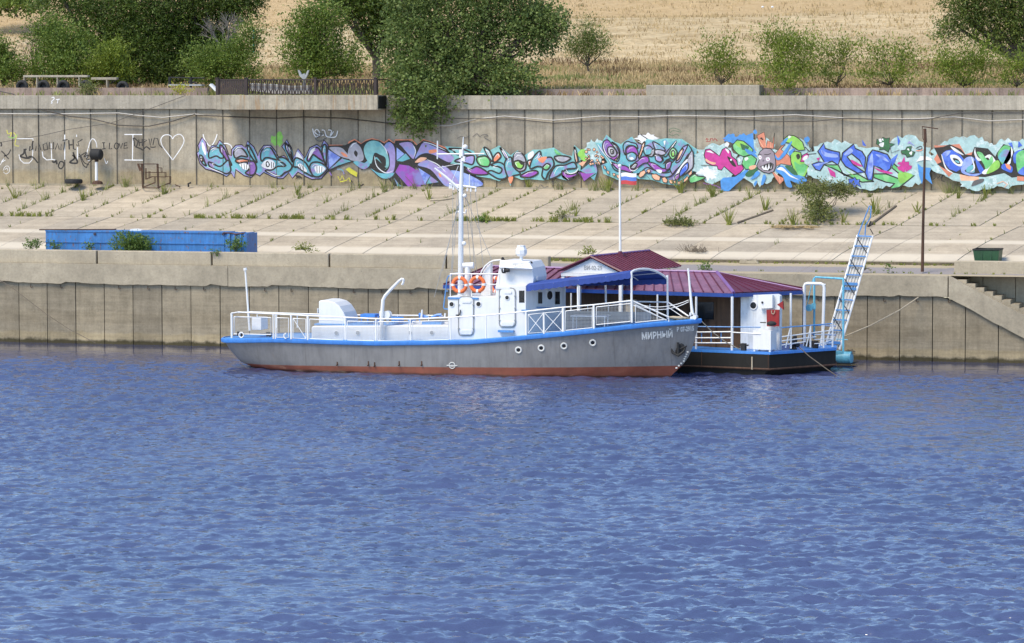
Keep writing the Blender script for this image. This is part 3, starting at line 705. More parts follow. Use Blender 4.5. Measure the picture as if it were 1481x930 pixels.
piece('graffiti','green and turquoise cursive lettering with salmon patches and a spiked tail',560,180,4.937,'''
F t 410,155 540,165 620,190 640,250 700,160 735,185 800,150 880,220 930,185 990,230 1040,185 1110,180 1190,165 1260,210 1320,230 1340,150 1385,190 1380,330 1300,405 1200,380 1115,400 1020,390 960,395 900,370 880,440 855,370 800,405 740,385 640,370 560,320 540,290 450,280 480,240
F k 415,160 535,165 620,195 640,240 690,155 735,185 800,155 845,195 880,225 930,190 975,225 1040,180 1100,180 1190,165 1255,215 1320,225 1335,148 1375,180 1372,320 1300,400 1230,365 1115,392 1020,385 960,390 900,365 878,432 855,365 800,400 740,378 640,362 560,315 575,295 460,275 490,240 455,205
f t 440,172 530,175 600,205 560,220 500,215 470,185
f l 480,262 560,230 620,225 610,285 560,275
f v 545,300 590,320 640,300 700,330 720,355 650,360 585,345
f n 640,240 700,225 735,260 720,300 660,290
f t 690,165 730,185 755,240 760,265 735,250
f c 740,290 790,270 830,285 860,330 850,380 800,390 750,365 720,340 745,330 800,350 820,320 790,300
f o 755,245 790,200 812,230 770,270
f l 805,165 840,200 865,240 880,280 845,240
f c 850,250 885,235 900,300 950,350 905,365 865,380 838,300
f o 865,380 900,375 880,425
f g 900,230 930,198 970,215 990,260 985,320 940,335 905,300
f G 905,270 940,258 975,280 960,315 925,310
f k 930,250 955,262 985,268 960,290
f v 950,370 1000,340 1060,330 1075,350 1020,378
f w 1005,215 1040,190 1048,220 1010,250
f o 1005,260 1040,255 1035,300 1010,295
f c 1040,240 1090,190 1105,240 1170,235 1190,290 1150,345 1130,390 1105,365 1110,310 1070,300 1020,315
f n 1110,310 1140,280 1165,295 1140,325
f o 1075,245 1140,230 1110,275
f n 1195,175 1240,215 1205,210
f g 1195,230 1260,225 1310,240 1265,270 1215,262
f c 1155,385 1200,300 1270,290 1330,270 1350,310 1280,320 1245,350 1200,378
f s 1335,160 1350,200 1362,260 1345,265
f v 1250,330 1290,355 1345,350 1368,330 1350,365 1295,385 1255,375
f s 1250,365 1290,390 1340,370 1300,400
T w 6 700,180 725,200 745,245
T w 6 905,225 925,200 960,205
T w 6 820,170 850,215 870,260
T w 6 1085,200 1075,230 1050,250
T w 7 1275,320 1300,350 1345,340 1365,310
F c 1380,330 1481,250 1500,330 1480,400 1420,350
F s 1365,280 1440,240 1395,300
F v 1365,340 1420,350 1481,345 1405,405
S k 7 1360,270 1430,235 1470,215
S k 7 1370,335 1405,408 1490,350
''',rw,.1,under='t')
q=random.Random(4)
orn='\n'.join('O s 5 '+blob(40+q.uniform(0,190),230+q.uniform(0,160),q.uniform(8,15),7,i,.2) for i in range(30))
piece('graffiti','violet and turquoise bubbled creature-like lettering with a row of salmon bubbles beneath',840,180,6.732,'''
F w '''+blobe(640,140,95,55,30,5,.4)+'''
F G '''+blobe(30,290,50,60,20,6,.3)+'''
F a '''+blobe(150,260,110,110,34,7,.25)+'''
'''+orn+'''
F t 140,180 200,180 250,100 330,170 390,190 450,150 500,120 560,200 600,230 640,140 700,150 830,135 940,140 985,140 1130,240 1110,440 1060,500 960,600 800,575 690,540 560,530 480,480 360,540 220,480 200,400 260,370
F k 150,185 210,190 255,110 265,145 370,195 385,210 460,150 490,120 510,165 590,200 640,150 700,155 760,175 830,135 850,180 930,150 900,230 975,150 1120,245 1100,440 1000,530 940,570 800,530 690,490 600,475 520,500 440,470 300,480 220,450 210,390 285,370 190,280
f v 220,170 260,150 300,190 350,260 370,320 335,350 290,330 245,290 215,230
f g 265,225 310,220 345,265 340,305 300,315 265,280
f d 290,245 318,252 320,280 298,285
f s 345,330 372,290 375,260 355,345 320,350
f c 300,170 350,200 380,260 370,345 345,360 375,290 350,220
f c 415,195 450,165 490,175 540,190 555,235 520,210 470,205 440,230 435,300 415,250
f v 440,250 470,215 515,210 550,250 560,310 530,280 490,270 455,300
f c 450,290 500,270 540,300 530,345 480,355 448,330
f w 470,325 500,318 515,335 490,345
f s 600,190 625,170 600,260 575,320 560,320 585,240
f c 610,225 650,205 690,225 705,265 690,290 650,300 620,285
f g 640,300 680,290 700,240 720,250 700,310
f c 700,170 745,185 800,220 820,250 780,265 730,250
f c 770,195 815,155 822,220
f w 805,165 825,160 818,200
f c 900,190 930,165 860,270 830,310 812,300
f w 915,175 930,165 880,235 865,245
f g 720,250 790,250 830,280 790,300 730,290
f l 730,300 780,300 800,340 770,365 730,345
f v 700,300 745,290 790,310 800,350 770,310
f v 560,350 610,310 655,320 660,370 610,380 540,430 480,450 475,415 530,370
f g 485,420 530,380 550,390 520,430
f v 650,370 720,380 800,430 870,410 830,460 760,465 700,430
f c 300,380 360,400 460,460 560,480 640,420 700,440 780,470 850,470 900,440 940,420 880,500 800,510 700,480 620,470 520,490 420,470 330,440
f c 870,400 960,300 1030,200 1060,215 1080,260 1040,300 990,380 930,440 890,480
f l 985,230 1040,205 1000,290 960,360 925,370 950,310
f s 965,260 1000,240 960,330 930,350
f g 1050,300 1090,260 1095,400 1060,450 980,500 1010,420
f w 1000,370 1040,335 1020,390 960,470 920,535 905,520 950,440
f b 980,430 1040,370 1045,430 1000,480 950,520
f v 920,500 960,480 950,530 920,540
f p 830,380 880,360 870,420 830,440
f w 735,440 790,445 780,475 750,465
f v 300,370 360,390 450,410 500,470 420,450 350,430
f n 870,250 900,225 935,260 930,300 895,340 860,300
f G 880,270 905,255 915,300 890,310
F k 830,340 880,320 860,365 790,390
O s 8 560,500 580,460 620,445 632,470 610,500 580,518
O s 8 640,450 665,432 680,455 660,475
O s 8 690,485 735,482 775,510 765,545 720,540 695,515
O s 8 790,520 820,512 845,540 835,570 800,560
O s 8 858,535 895,545 890,580 865,570
O s 8 905,545 925,555 920,578 905,570
O s 8 940,560 985,545 980,575 950,590
O s 8 1000,540 1040,500 1045,530 1010,565
O s 8 1045,480 1080,445 1082,480 1060,500
O s 8 220,400 240,410 250,440 225,430
O s 8 250,450 275,455 275,485 255,475
O s 8 310,475 335,478 335,500 315,500
O s 8 345,490 390,495 390,530 355,520
S w 6 165,195 215,270 280,350 300,385
T w 8 232,170 222,220 250,290 290,325
T w 8 470,380 480,440 520,450 560,420
f n 1055,520 1110,480 1130,500 1215,515 1150,550 1070,570
s d 4 600,520 640,500 690,560 715,630 650,560 600,635
s d 4 300,540 350,580 370,600 450,605 520,600
s N 4 860,50 900,35 960,55 975,75 900,60 870,80 860,50
s N 4 860,95 890,110 930,95 960,110
''',rw,.16,under='c')
spikes='O e 6 700,120 765,185 790,265 830,255 900,310 960,235 1005,215 955,265 1040,330 1070,375 1065,440 960,420 900,450 880,300 760,260'
piece('graffiti','bright mural of a grinning grey spiky fish head between green curls, magenta blobs and blue splashes',1000,180,7.405,'''
F a '''+blobe(260,420,250,210,50,11,.14)+'''
F a '''+blobe(720,400,230,250,50,12,.12)+'''
F a '''+blobe(1120,380,190,220,46,13,.12)+'''
F w '''+blobe(180,520,90,70,30,14,.5)+'''
F B '''+blobe(420,150,70,45,20,15,.25)+'''
F B '''+blobe(560,150,90,45,20,16,.3)+'''
F B 310,600 340,570 470,560 560,500 620,450 600,520 540,590 480,640 400,715 320,710
F B 600,110 660,90 670,250 700,310 640,300 560,180
F B '''+blob(682,82,22,10,17,.2)+'''
S r 9 155,165 165,148 180,155 160,185 200,180 205,155 225,150 230,175 250,150 270,165 275,180
S r 9 345,160 355,165
F w '''+blob(375,215,26,12,19,.3)+'''
O m 10 135,330 150,270 195,262 250,300 300,340 330,270 370,245 420,290 430,340 480,380 500,440 540,430 560,475 520,520 470,550 420,510 350,450 320,490 285,480 275,445 220,440 160,410
f s 155,365 200,395 260,410 240,430 180,410 150,385
f w 360,260 395,270 400,310 380,290
f w 160,290 200,280 240,310 200,300
f k 385,340 440,380 480,450 440,440 400,385
f w 415,372 430,370 432,385 418,388
f w 498,365 520,365 528,390 510,400
O n 10 440,220 490,165 560,180 620,230 660,270 640,320 560,345 500,320 450,270
f G 470,190 540,180 590,220 560,260 490,230
F N 520,200 620,240 600,280 540,270
f B 570,260 620,275 690,320 700,350 650,330 600,310
O n 10 540,420 560,350 640,325 700,370 680,430 630,480 580,480
f w 570,360 600,350 610,370 580,390
f N 585,520 650,470 715,460 690,520 620,560 580,550
f s 620,450 690,435 680,470 630,485
'''+spikes+'''
O e 6 700,120 740,240 800,270 790,130 778,80
O e 6 800,250 815,170 870,200 890,90 880,260
f k 735,150 770,170 755,140
S s 6 720,160 770,245
S s 6 785,140 800,245
S s 6 850,190 850,250
O e 6 860,505 925,545 985,570 990,600 945,645 900,580
S s 6 880,510 940,560 950,620
O f 9 735,290 780,255 850,260 885,300 900,370 905,450 880,505 830,525 770,510 715,475 700,440 725,380 715,330
f w 718,335 745,335 752,360 735,375 720,362
f w 800,355 832,352 840,380 815,395 798,378
f m 728,348 740,350 738,362
f m 812,368 826,368 822,382
S k 7 780,320 815,325 850,310
S k 6 722,318 750,325
F k 735,450 790,425 850,405 880,425 872,475 830,500 775,495
F w 748,455 770,440 778,475 800,428 812,485 830,412 845,480 868,425 855,475 820,492 770,485
s k 5 770,375 765,395 780,385
O G 10 985,160 1040,115 1100,120 1150,150 1190,190 1215,270 1150,280 1090,240 1050,200 1000,190
f B 1010,150 1035,150 990,215 955,210
f B 1060,190 1075,195 1010,320 945,380 905,370 895,320 930,360 980,300
f w 1040,120 1070,130 1040,150
O G 10 1060,310 1110,285 1170,300 1180,360 1175,400 1250,400 1255,480 1215,560 1140,560 1090,480 1065,400
f n 1100,400 1160,430 1240,420 1200,540 1140,530
f k 1120,330 1150,315 1165,350 1140,375
f B 1040,300 1070,270 1110,255 1060,330
O m 8 1165,400 1190,330 1250,300 1275,340 1235,400
f w 1190,375 1205,345 1245,330 1240,365 1215,385
f B 900,490 960,440 1020,470 1120,530 1220,570 1230,610 1150,640 1060,600 1080,670 1020,660 980,560 930,520
f w 915,480 960,455 1000,480 1060,540 1150,590 1060,560 985,500
f N 1000,445 1080,455 1140,540 1080,530
f B 700,500 735,520 690,570 630,590 660,550
f B 770,540 800,560 770,640 745,640
f B 670,630 700,600 700,630 680,660
S k 6 100,437 215,440
S v 7 125,625 160,640 200,640 260,655 310,680
F B 1210,180 1235,140 1255,160 1235,220
S k 5 1265,240 1280,300 1325,230
S k 5 1240,280 1345,320
''',rw,.22)
piece('graffiti','blue and green three-letter piece on an aqua ground with small dark spiky faces around it',1160,180,4.614,'''
F a '''+blobe(230,260,200,150,50,21,.1)+'''
F a '''+blobe(470,290,190,145,46,22,.1)+'''
F a '''+blobe(700,250,170,165,46,23,.12)+'''
F B '''+blob(32,100,18,10,24,.3)+'''
S k 6 20,150 50,180 70,150
S k 6 30,200 95,195
O n 9 150,270 240,270 280,340 370,330 440,370 480,380 400,385 300,340 200,290
O n 9 480,330 560,330 640,360 650,330 600,290 610,260 680,320 750,340 650,420 590,430 620,395 560,385 480,355
f G 640,330 690,320 735,340 660,395
f G 290,300 350,340 430,365 340,340
O b 9 65,265 110,250 150,255 105,180 145,125 155,160 200,175 250,185 255,230 240,270 200,245 150,262 120,310 90,300
f q 130,170 170,190 230,200 235,220 160,215 130,190
f q 80,270 130,255 180,250 110,275
O b 9 270,190 345,130 355,160 400,180 425,220 415,300 385,240 330,195 300,215 345,270 420,320 370,325 290,280 262,240
f q 280,200 320,160 340,180 300,205
f m 330,235 400,275 385,280 340,262
O b 9 440,210 470,170 510,180 570,200 600,250 590,295 560,320 520,290 480,275 470,370 440,370 420,320 430,270
f q 455,215 470,195 475,270 462,350 445,355 440,290
f q 490,200 540,210 580,250 540,235
F b 590,235 640,195 620,250 600,280
f m 480,285 520,300 600,320 590,330 520,315
F m '''+blob(680,270,40,22,25,.6)+'''
F m 170,285 220,320 225,355 190,340
F m 95,225 120,220 110,245
O N 5 500,95 520,110 540,85 560,95 585,88 580,125 620,130 590,150 575,185 545,165 515,170 520,145 495,130
f w 512,100 525,95 532,115 518,118
f w 530,98 540,95 542,110
f w 515,130 545,120 540,150 520,145
O N 5 660,175 690,170 700,150 730,145 725,175 755,185 740,210 700,220 690,200 665,195
f w 700,165 712,160 715,175
f w 715,190 735,180 730,205
s k 5 760,160 790,145 800,160 770,170
s o 5 760,175 790,175 805,165
O b 5 310,365 345,360 350,350 365,370 385,365 380,390 395,420 365,400 350,430 335,400 315,395
F b 400,100 430,145 405,140
F b 635,70 655,110 640,140
F l 700,130 715,110 755,145 715,125
S d 4 585,130 595,190 650,170
F B 770,260 800,285 860,290 850,330 870,400 810,350 800,400 780,340
F w 790,210 840,215 905,250 820,235 760,250
s k 4 860,330 880,310 890,350 870,370
s k 4 895,330 905,360 920,340
s k 5 925,360 945,330 930,370 950,380
''',rw,.30)
piece('graffiti','blue, green and white lettering outlined in black with terracotta shards, at the right end of the wall',1160,180,4.614,'''
F a '''+blobe(1100,230,240,150,60,31,.09)+'''
F a '''+blobe(1400,260,220,160,60,32,.09)+'''
F a '''+blobe(1180,370,140,70,40,33,.12)+'''
F e 880,140 940,140 1050,130 1090,200 1150,180 1140,210 1000,330 980,350 900,260 880,230 905,190
F s 1050,330 1180,350 1180,375 1060,375
F k 880,155 940,150 985,132 1060,165 1090,200 1130,205 1150,150 1240,160 1290,215 1300,190 1345,130 1400,150 1420,190 1500,150 1560,150 1560,360 1440,350 1400,355 1350,325 1220,352 1110,345 1000,320 940,290 900,265 930,250
O b 8 925,200 960,170 1000,165 1060,200 1090,240 1080,290 1030,320 980,300 940,250
f w 990,205 1030,205 1060,230 1075,260 1055,280 1020,265 995,235
f k 1005,225 1040,232 1058,262 1030,260
f c 1020,238 1045,245 1048,258 1028,252
T w 9 930,200 960,290 1010,325
f q 940,190 980,175 990,185 960,215
f w 990,145 1030,165 1080,205 1020,180
f q 1085,230 1130,215 1150,240 1110,290 1085,310 1130,330 1200,325 1150,345 1080,330 1060,300
f c 1100,290 1140,270 1150,320 1100,318
T w 9 1130,215 1150,290 1125,315
f b 1155,215 1180,250 1215,310 1190,325 1165,270
f w 1155,155 1160,190 1190,230 1250,200 1290,240 1285,280 1230,330 1200,320 1250,270 1240,220 1180,245 1150,200
f n 1165,185 1200,190 1240,240 1265,210 1275,250 1230,300 1215,270 1190,230
f G 1270,260 1310,240 1315,290 1230,330
f n 1305,200 1350,140 1400,160 1405,190 1380,260 1340,270
f c 1310,210 1350,165 1390,180 1395,215 1350,255 1320,240
f w 1395,150 1405,200 1360,270 1330,285 1390,260
f b 1330,290 1345,262 1400,280 1400,320 1360,310
F o 1355,262 1380,265 1395,285 1390,305 1365,290
f b 1410,200 1450,170 1500,180 1480,230 1420,260
f n 1430,200 1500,170 1540,220 1470,300 1440,320
f b 1440,320 1500,270 1540,300 1500,340
F b 1375,125 1400,120 1410,165
F b 1445,110 1470,140 1440,155
F e 1435,345 1500,350 1500,380 1435,375
f d 1130,410 1150,375 1210,362 1205,385 1150,408
S s 6 1300,395 1340,380 1370,400 1350,420
''',rw,.36)
piece('graffiti','thin white spray letters spelling a name, then a capital I and an outlined heart, at the left',0,180,5.107,'''
S w 6 122,106 244,104 242,200 238,260 215,285 175,285 150,262 140,222
S w 6 312,200 318,240 345,262 385,258 408,262
S w 6 378,140 382,262
S w 8 478,75 478,260
S w 8 572,168 572,258
S w 6 566,75 566,92
s w 6 652,175 665,128 685,105 708,128 716,170
s w 6 650,178 640,230 652,268 668,250 672,215
S w 7 918,74 1050,74
S w 7 982,76 978,262
S w 7 918,262 1055,264
s w 6 1275,262 1240,215 1200,160 1188,112 1208,82 1240,76 1265,88 1275,106 1290,85 1325,72 1352,92 1358,130 1330,185 1275,264
s w 3 22,340 40,310 65,312 70,345 45,365 25,350
s w 3 35,335 50,322 58,340
s w 4 0,300 20,270 30,250 10,280 40,262
''',rw,.42)
piece('graffiti','black scrawled words and tags over the white letters at the left end of the wall',0,180,5.107,'''
S k 11 222,160 218,195 240,182 238,150 244,120
S k 8 262,195 268,160 282,185 292,150 302,190
S k 8 325,190 318,150 345,135 352,185 325,190
S k 8 365,130 362,180 395,180 395,130
S k 8 408,185 425,140 438,185
S k 8 450,190 452,145 470,188 478,125
S k 8 462,118 500,112
S k 10 508,115 512,185
S k 10 510,152 535,150
S k 10 540,110 542,180 560,185
S k 8 562,150 585,160 575,130 610,110
s k 13 180,180 175,215 150,235 200,250 215,240 235,235
s k 11 195,180 185,200 205,250 240,240 280,285
s k 14 385,270 400,280 415,268 420,295
s k 10 432,300 445,275 468,280 470,305 450,328 432,312 434,298
s k 13 540,205 550,250 515,280 570,285 560,250 535,225
s k 8 585,215 600,260 615,300 640,320
s k 8 580,240 640,205 620,240 655,225 640,260 690,250 650,290 640,320
s k 7 600,235 620,280 660,300
s k 8 10,195 30,215 50,240 65,255
s k 8 80,185 60,220 30,235 45,225
s k 11 5,130 12,150 5,162
S k 8 755,135 775,135
S k 8 765,135 768,180
S k 8 755,182 780,178
S k 8 810,135 806,182 828,178
s k 8 845,158 855,138 872,142 876,165 862,182 846,170 845,158
S k 8 880,140 893,180 905,138
S k 8 940,135 918,138 916,178 945,172
S k 7 918,155 938,152
S k 10 985,98 995,160 1010,160 1020,125 990,98
S k 8 1025,110 1030,160
S k 8 1050,105 1052,160
S k 8 1025,135 1050,132
S k 8 1060,150 1062,110 1085,115 1062,132
S k 8 1100,105 1110,160 1120,105
S k 8 1130,150 1140,100 1165,105 1175,150 1200,175
s k 10 1000,165 1040,180 1055,188 1080,165 1110,185
s k 7 1110,165 1130,170 1150,165
s w 5 770,250 785,290 795,270
s y 6 50,40 60,70 85,60 75,90
s y 5 100,60 120,90 110,150 140,160
s G 5 60,90 95,100 130,75
''',rw,.45)
piece('graffiti','white and grey scribble tag high on the wall beside a smear of lime paint',280,180,4.937,'''
s w 7 850,30 860,70 880,90 900,60 880,35 865,55 900,80 930,75
s w 7 915,40 935,45 950,85 1000,92 1020,80 1028,45
s w 7 960,40 985,45 975,85 1000,50
s d 6 880,60 920,70 890,90 870,100 900,120 950,95
''',rw,.05)
piece('graffiti','small white letters painted on the cap beam at the far left',0,90,7.405,'''
s w 9 552,380 575,375 578,395 552,420 560,435 545,440
s w 9 600,400 640,395
s w 9 622,400 615,440
''',rw,.0,12.82)
# scattered grime and scribbles
piece('graffiti','faint dark scribbles on the bare concrete above the cursive lettering',560,180,4.937,'''
s d 4 500,100 530,85 555,95 590,80
s d 4 610,90 640,65 660,85 690,70 720,80 690,90 740,120
s d 4 1060,440 1080,450 1095,430 1120,450 1150,440
s d 4 1210,440 1230,430 1250,450
''',rw,.02)
# ================================================================ the grey and white river boat
YC=-11.5
def hullmat():
    m,t,p,o=nt('hull_paint'); v=pos(t); sx=N(t,'ShaderNodeSeparateXYZ'); L(t,v,sx.inputs[0])
    n1=noise(t,v,.9,6,.65); st=noise(t,pos(t,(5,5,.5)),1.1,5,.65); f=noise(t,v,7,5,.7)
    g=mix(t,1,(.20,.197,.20),ramp(t,n1,[(.3,gray(.86)),(.7,gray(1.1))]),'MULTIPLY'); g=mix(t,1,g,ramp(t,st,[(.32,gray(.80)),(.6,gray(1.04))]),'MULTIPLY')
    g=mix(t,mrange(t,f,.66,.76,0,.4),g,(.33,.32,.32))
    def seam(c,w,lw): return mrange(t,math_(t,'ABSOLUTE',math_(t,'SUBTRACT',math_(t,'FRACT',math_(t,'DIVIDE',c,w)),.5)),lw/w*.5,lw/w*1.4,.35,0)
    g=mix(t,seam(sx.outputs[0],2.3,.02),g,(.10,.095,.09)); g=mix(t,mrange(t,noise(t,pos(t,(4.5,4.5,.55)),1.4,7,.8),.62,.70,0,.55),g,(.17,.115,.08)); g=mix(t,mrange(t,noise(t,v,.5,5,.6),.5,.6,0,.35),g,(.24,.235,.235))
    r=mix(t,1,(.22,.065,.04),ramp(t,n1,[(.3,gray(.7)),(.7,gray(1.15))]),'MULTIPLY'); r=mix(t,mrange(t,st,.55,.7,0,.5),r,(.16,.05,.03))
    lim=math_(t,'ADD',math_(t,'MULTIPLY',sx.outputs[0],.014),.36)
    k=mrange(t,math_(t,'SUBTRACT',sx.outputs[2],lim),-.006,.006)
    dk=mrange(t,math_(t,'ADD',sx.outputs[2],math_(t,'MULTIPLY',n1,.16)),.12,.2,.75,0)
    col=mix(t,dk,mix(t,k,r,g),(.03,.022,.018)); L(t,col,p.inputs['Base Color']); p.inputs['Roughness'].default_value=.42
    bump(t,p,math_(t,'ADD',noise(t,pos(t,(.8,.8,.5)),1.3,2,.5),math_(t,'MULTIPLY',n1,.25)),.5,.09); return m
M['hull']=hullmat()
M['name_white']=paint('lettering_white',(.70,.70,.68),.6,.15)
M['mesh']=None
m,t,p,o=nt('wire_mesh'); tr=N(t,'ShaderNodeBsdfTransparent'); ms=N(t,'ShaderNodeMixShader'); v=pos(t,(1,1,1)); sx=N(t,'ShaderNodeSeparateXYZ'); L(t,v,sx.inputs[0])
def wires(s): return math_(t,'GREATER_THAN',math_(t,'ABSOLUTE',math_(t,'SUBTRACT',math_(t,'FRACT',math_(t,'MULTIPLY',s,1/.06)),.5)),.435)
a=math_(t,'MAXIMUM',wires(sx.outputs[0]),wires(sx.outputs[2])); L(t,a,ms.inputs[0]); L(t,tr.outputs[0],ms.inputs[1]); L(t,p.outputs[0],ms.inputs[2]); L(t,ms.outputs[0],o.inputs[0])
p.inputs['Base Color'].default_value=(.42,.43,.44,1); p.inputs['Roughness'].default_value=.5; M['mesh']=m
boat=thing('river_boat','long grey hulled river boat with white cabin, tall mast and blue awning, moored in front','boat',(1,YC,0))
dkx=[-10.12,-7.2,-2.6,1.8,3.7,7.3,9.2,11.53]; dkz=[1.33,1.46,1.42,1.56,1.74,2.13,2.36,2.53]
def deckz(x): return float(np.interp(x,dkx,dkz))
sA=[0,.008,.025,.06,.12,.25,.45,.62,.75,.85,.92,.965,.988,1]; hA=[0,.75,1.2,1.55,1.75,1.9,1.95,1.93,1.78,1.42,.95,.5,.22,0.0]
sW=[0,.02,.06,.15,.3,.5,.65,.78,.88,.95,1]; hW=[0,.55,1.05,1.5,1.75,1.82,1.72,1.3,.75,.3,0]
zl=[-.6,0,.15,.35,.6,.9,1.2,1.6,2.0]
def xs_(z): return float(np.interp(z,[-.6,0,.28,.75,1.33],[-7.6,-8.75,-9.4,-9.8,-10.12]))
def xb_(z): return float(np.interp(z,[-.6,0,.7,1.25,1.9,2.53],[9.3,10.22,10.95,11.2,11.38,11.53]))
def hb(s,vv):
    a=float(np.interp(s,sA,hA)); b=float(np.interp(s,sW,hW)); k=min(max(vv,0),1)**.75
    return b+(a-b)*k
def hullpt(s,vv,side):
    xd=-10.12+s*(11.53+10.12); zd=deckz(xd); z=vv*zd if vv>=0 else vv*.6
    x=xs_(z)+s*(xb_(z)-xs_(z)) if vv<1 else xd
    h=hb(s,vv) if vv>=0 else hb(s,0)*(1+vv*.5)
    return (x,YC+side*h,z)
SV=sorted(set([0,.004,.008,.015,.025,.04,.06,.09,.12]+[i/40 for i in range(5,40)]+[.93,.965,.98,.988,.995,1])); VV=[-1,-.4,0,.1,.22,.35,.5,.65,.8,.92,1]
mb=MB()
for side in(-1,1):
    P=[[hullpt(s,q_,side) for q_ in VV] for s in SV]; b=mb.n; nv=len(VV); mb.add([p for r in P for p in r],[(i*nv+j,(i+1)*nv+j,(i+1)*nv+j+1,i*nv+j+1) for i in range(len(SV)-1) for j in range(nv-1)])
mb.build('hull',M['hull'],boat,smooth=True)
out=[hullpt(s,1,-1) for s in SV]+[hullpt(s,1,1) for s in SV[::-1]][1:-1]
n=len(out); mb=MB()
prof=[(0,.03),(.05,.03),(.09,0),(.095,-.08),(.07,-.16),(-.02,-.19)]
vs=[]
for i in range(n):
    a=np.array(out[i-1]);c=np.array(out[(i+1)%n]); t_=c-a; nn=np.array([t_[1],-t_[0],0]); nn/=np.linalg.norm(nn)+1e-9
    for d,z in prof: vs.append(np.array(out[i])+nn*d+np.array([0,0,z]))
k=len(prof); mb.add(vs,[(i*k+j,((i+1)%n)*k+j,((i+1)%n)*k+j+1,i*k+j+1) for i in range(n) for j in range(k-1)])
mb.build('rub_rail',M['blue'],boat,smooth=True)
mb=MB(); A=[hullpt(s,1,-1) for s in SV]; B=[hullpt(s,1,1) for s in SV]; dz=np.array([0,0,.005])
mb.add([np.array(p)+dz for p in A]+[np.array(p)+dz for p in B],[(i,i+1,len(SV)+i+1,len(SV)+i) for i in range(len(SV)-1)])
mb.build('deck',M['blue2'],boat)
def hully(x,z):         # near-side skin depth of the hull at x, z
    q_=z/deckz(x); s=(x-xs_(z))/(xb_(z)-xs_(z)); return YC-hb(s,q_)
def hullat(px,py):
    y=-13.3
    for _ in range(12): P=W(px,py,y); y=hully(P[0],P[2])*.7+y*.3
    return W(px,py,y)
def hull_n(P):
    e=.15; a=np.array([P[0]+e,hully(P[0]+e,P[2]),P[2]])-np.array([P[0]-e,hully(P[0]-e,P[2]),P[2]]); b=np.array([P[0],hully(P[0],P[2]+.1),P[2]+.1])-np.array([P[0],hully(P[0],P[2]-.1),P[2]-.1])
    n_=np.cross(a,b); n_/=np.linalg.norm(n_); return n_ if n_[1]<0 else -n_
for px,py in((749.9,506.2),(782.8,503.4),(815.7,500.3),(857.3,495.6)):
    P=hullat(px,py); n_=hull_n(P)
    f=MB().torus(P+n_*.01,n_,.12,.035,18,6).build('porthole',M['name_white'],boat,smooth=True)
    MB().lathe(P-n_*.01,n_,[(0,.11),(.02,.11),(.021,0)],14).build('glass',M['glass'],f)
def hulltext(s,x0,y0,x1,y1,hgt,name):
    A=hullat(x0,y0);B=hullat(x1,y1)
    def fn(u,v_,w):
        x=A[0]+(B[0]-A[0])*u/w; z=A[2]+(B[2]-A[2])*u/w+v_; y=hully(x,z)
        return (x,y-.012,z)
    return text_mesh(name,s,hgt,M['name_white'],boat,fn,bold=.012)
hulltext('МИРНЫЙ',928,491,973,487.5,.40,'boat_name'); hulltext('В 07-2915',979,480,1004,477.8,.28,'registration_number')
P=hullat(654,528.5); n_=hull_n(P); w_=MB().torus(P+n_*.012,n_,.13,.022,20,5); w_.box((P[0]-.24,P[1]-.035,P[2]-.015),(P[0]+.24,P[1]-.012,P[2]+.015)); w_.box((P[0]-.09,P[1]-.035,P[2]-.05),(P[0]+.09,P[1]-.014,P[2]-.03)); w_.build('load_line_mark',M['name_white'],boat)
dm=MB()
for k in range(8):
    px=984+k*1.7; py=532-k*3.3; P=hullat(px,py); 
    if P[0]>xb_(P[2])-.1: P[0]=xb_(P[2])-.12; P[1]=hully(P[0],P[2])
    dm.box((P[0]-.04,P[1]-.03,P[2]-.03),(P[0]+.04,P[1]-.01,P[2]+.03))
dm.build('draught_marks',M['name_white'],boat)
sp=MB()
for px,py in((488,527),(533,527.5),(542,529),(577.5,527.5),(610,527.5)):
    P=hullat(px,py); sp.box((P[0]-.03,P[1]-.02,P[2]-.02),(P[0]+.03,P[1]-.0,P[2]+.16)); sp.tube([P,P+np.array([0,-.09,-.03])],.035,6)
sp.build('overboard_outlets',M['rust'],boat)
# anchor housed in the bow
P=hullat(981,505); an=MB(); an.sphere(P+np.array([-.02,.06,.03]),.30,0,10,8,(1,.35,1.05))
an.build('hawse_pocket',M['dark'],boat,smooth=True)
an=MB(); c=P+np.array([0,-.12,0]); an.tube([c+np.array([.02,0,.3]),c+np.array([.03,-.02,-.28])],.05,6)
an.tube([c+np.array([-.30,.03,.1]),c+np.array([-.22,0,-.15]),c+np.array([.03,-.03,-.27]),c+np.array([.26,0,-.10]),c+np.array([.36,.03,.12])],[.02,.06,.06,.06,.02],6)
an.tube([c+np.array([.1,.02,.02]),c+np.array([.40,.0,.16])],.03,5)
an.build('anchor',M['dark'],boat,smooth=True)
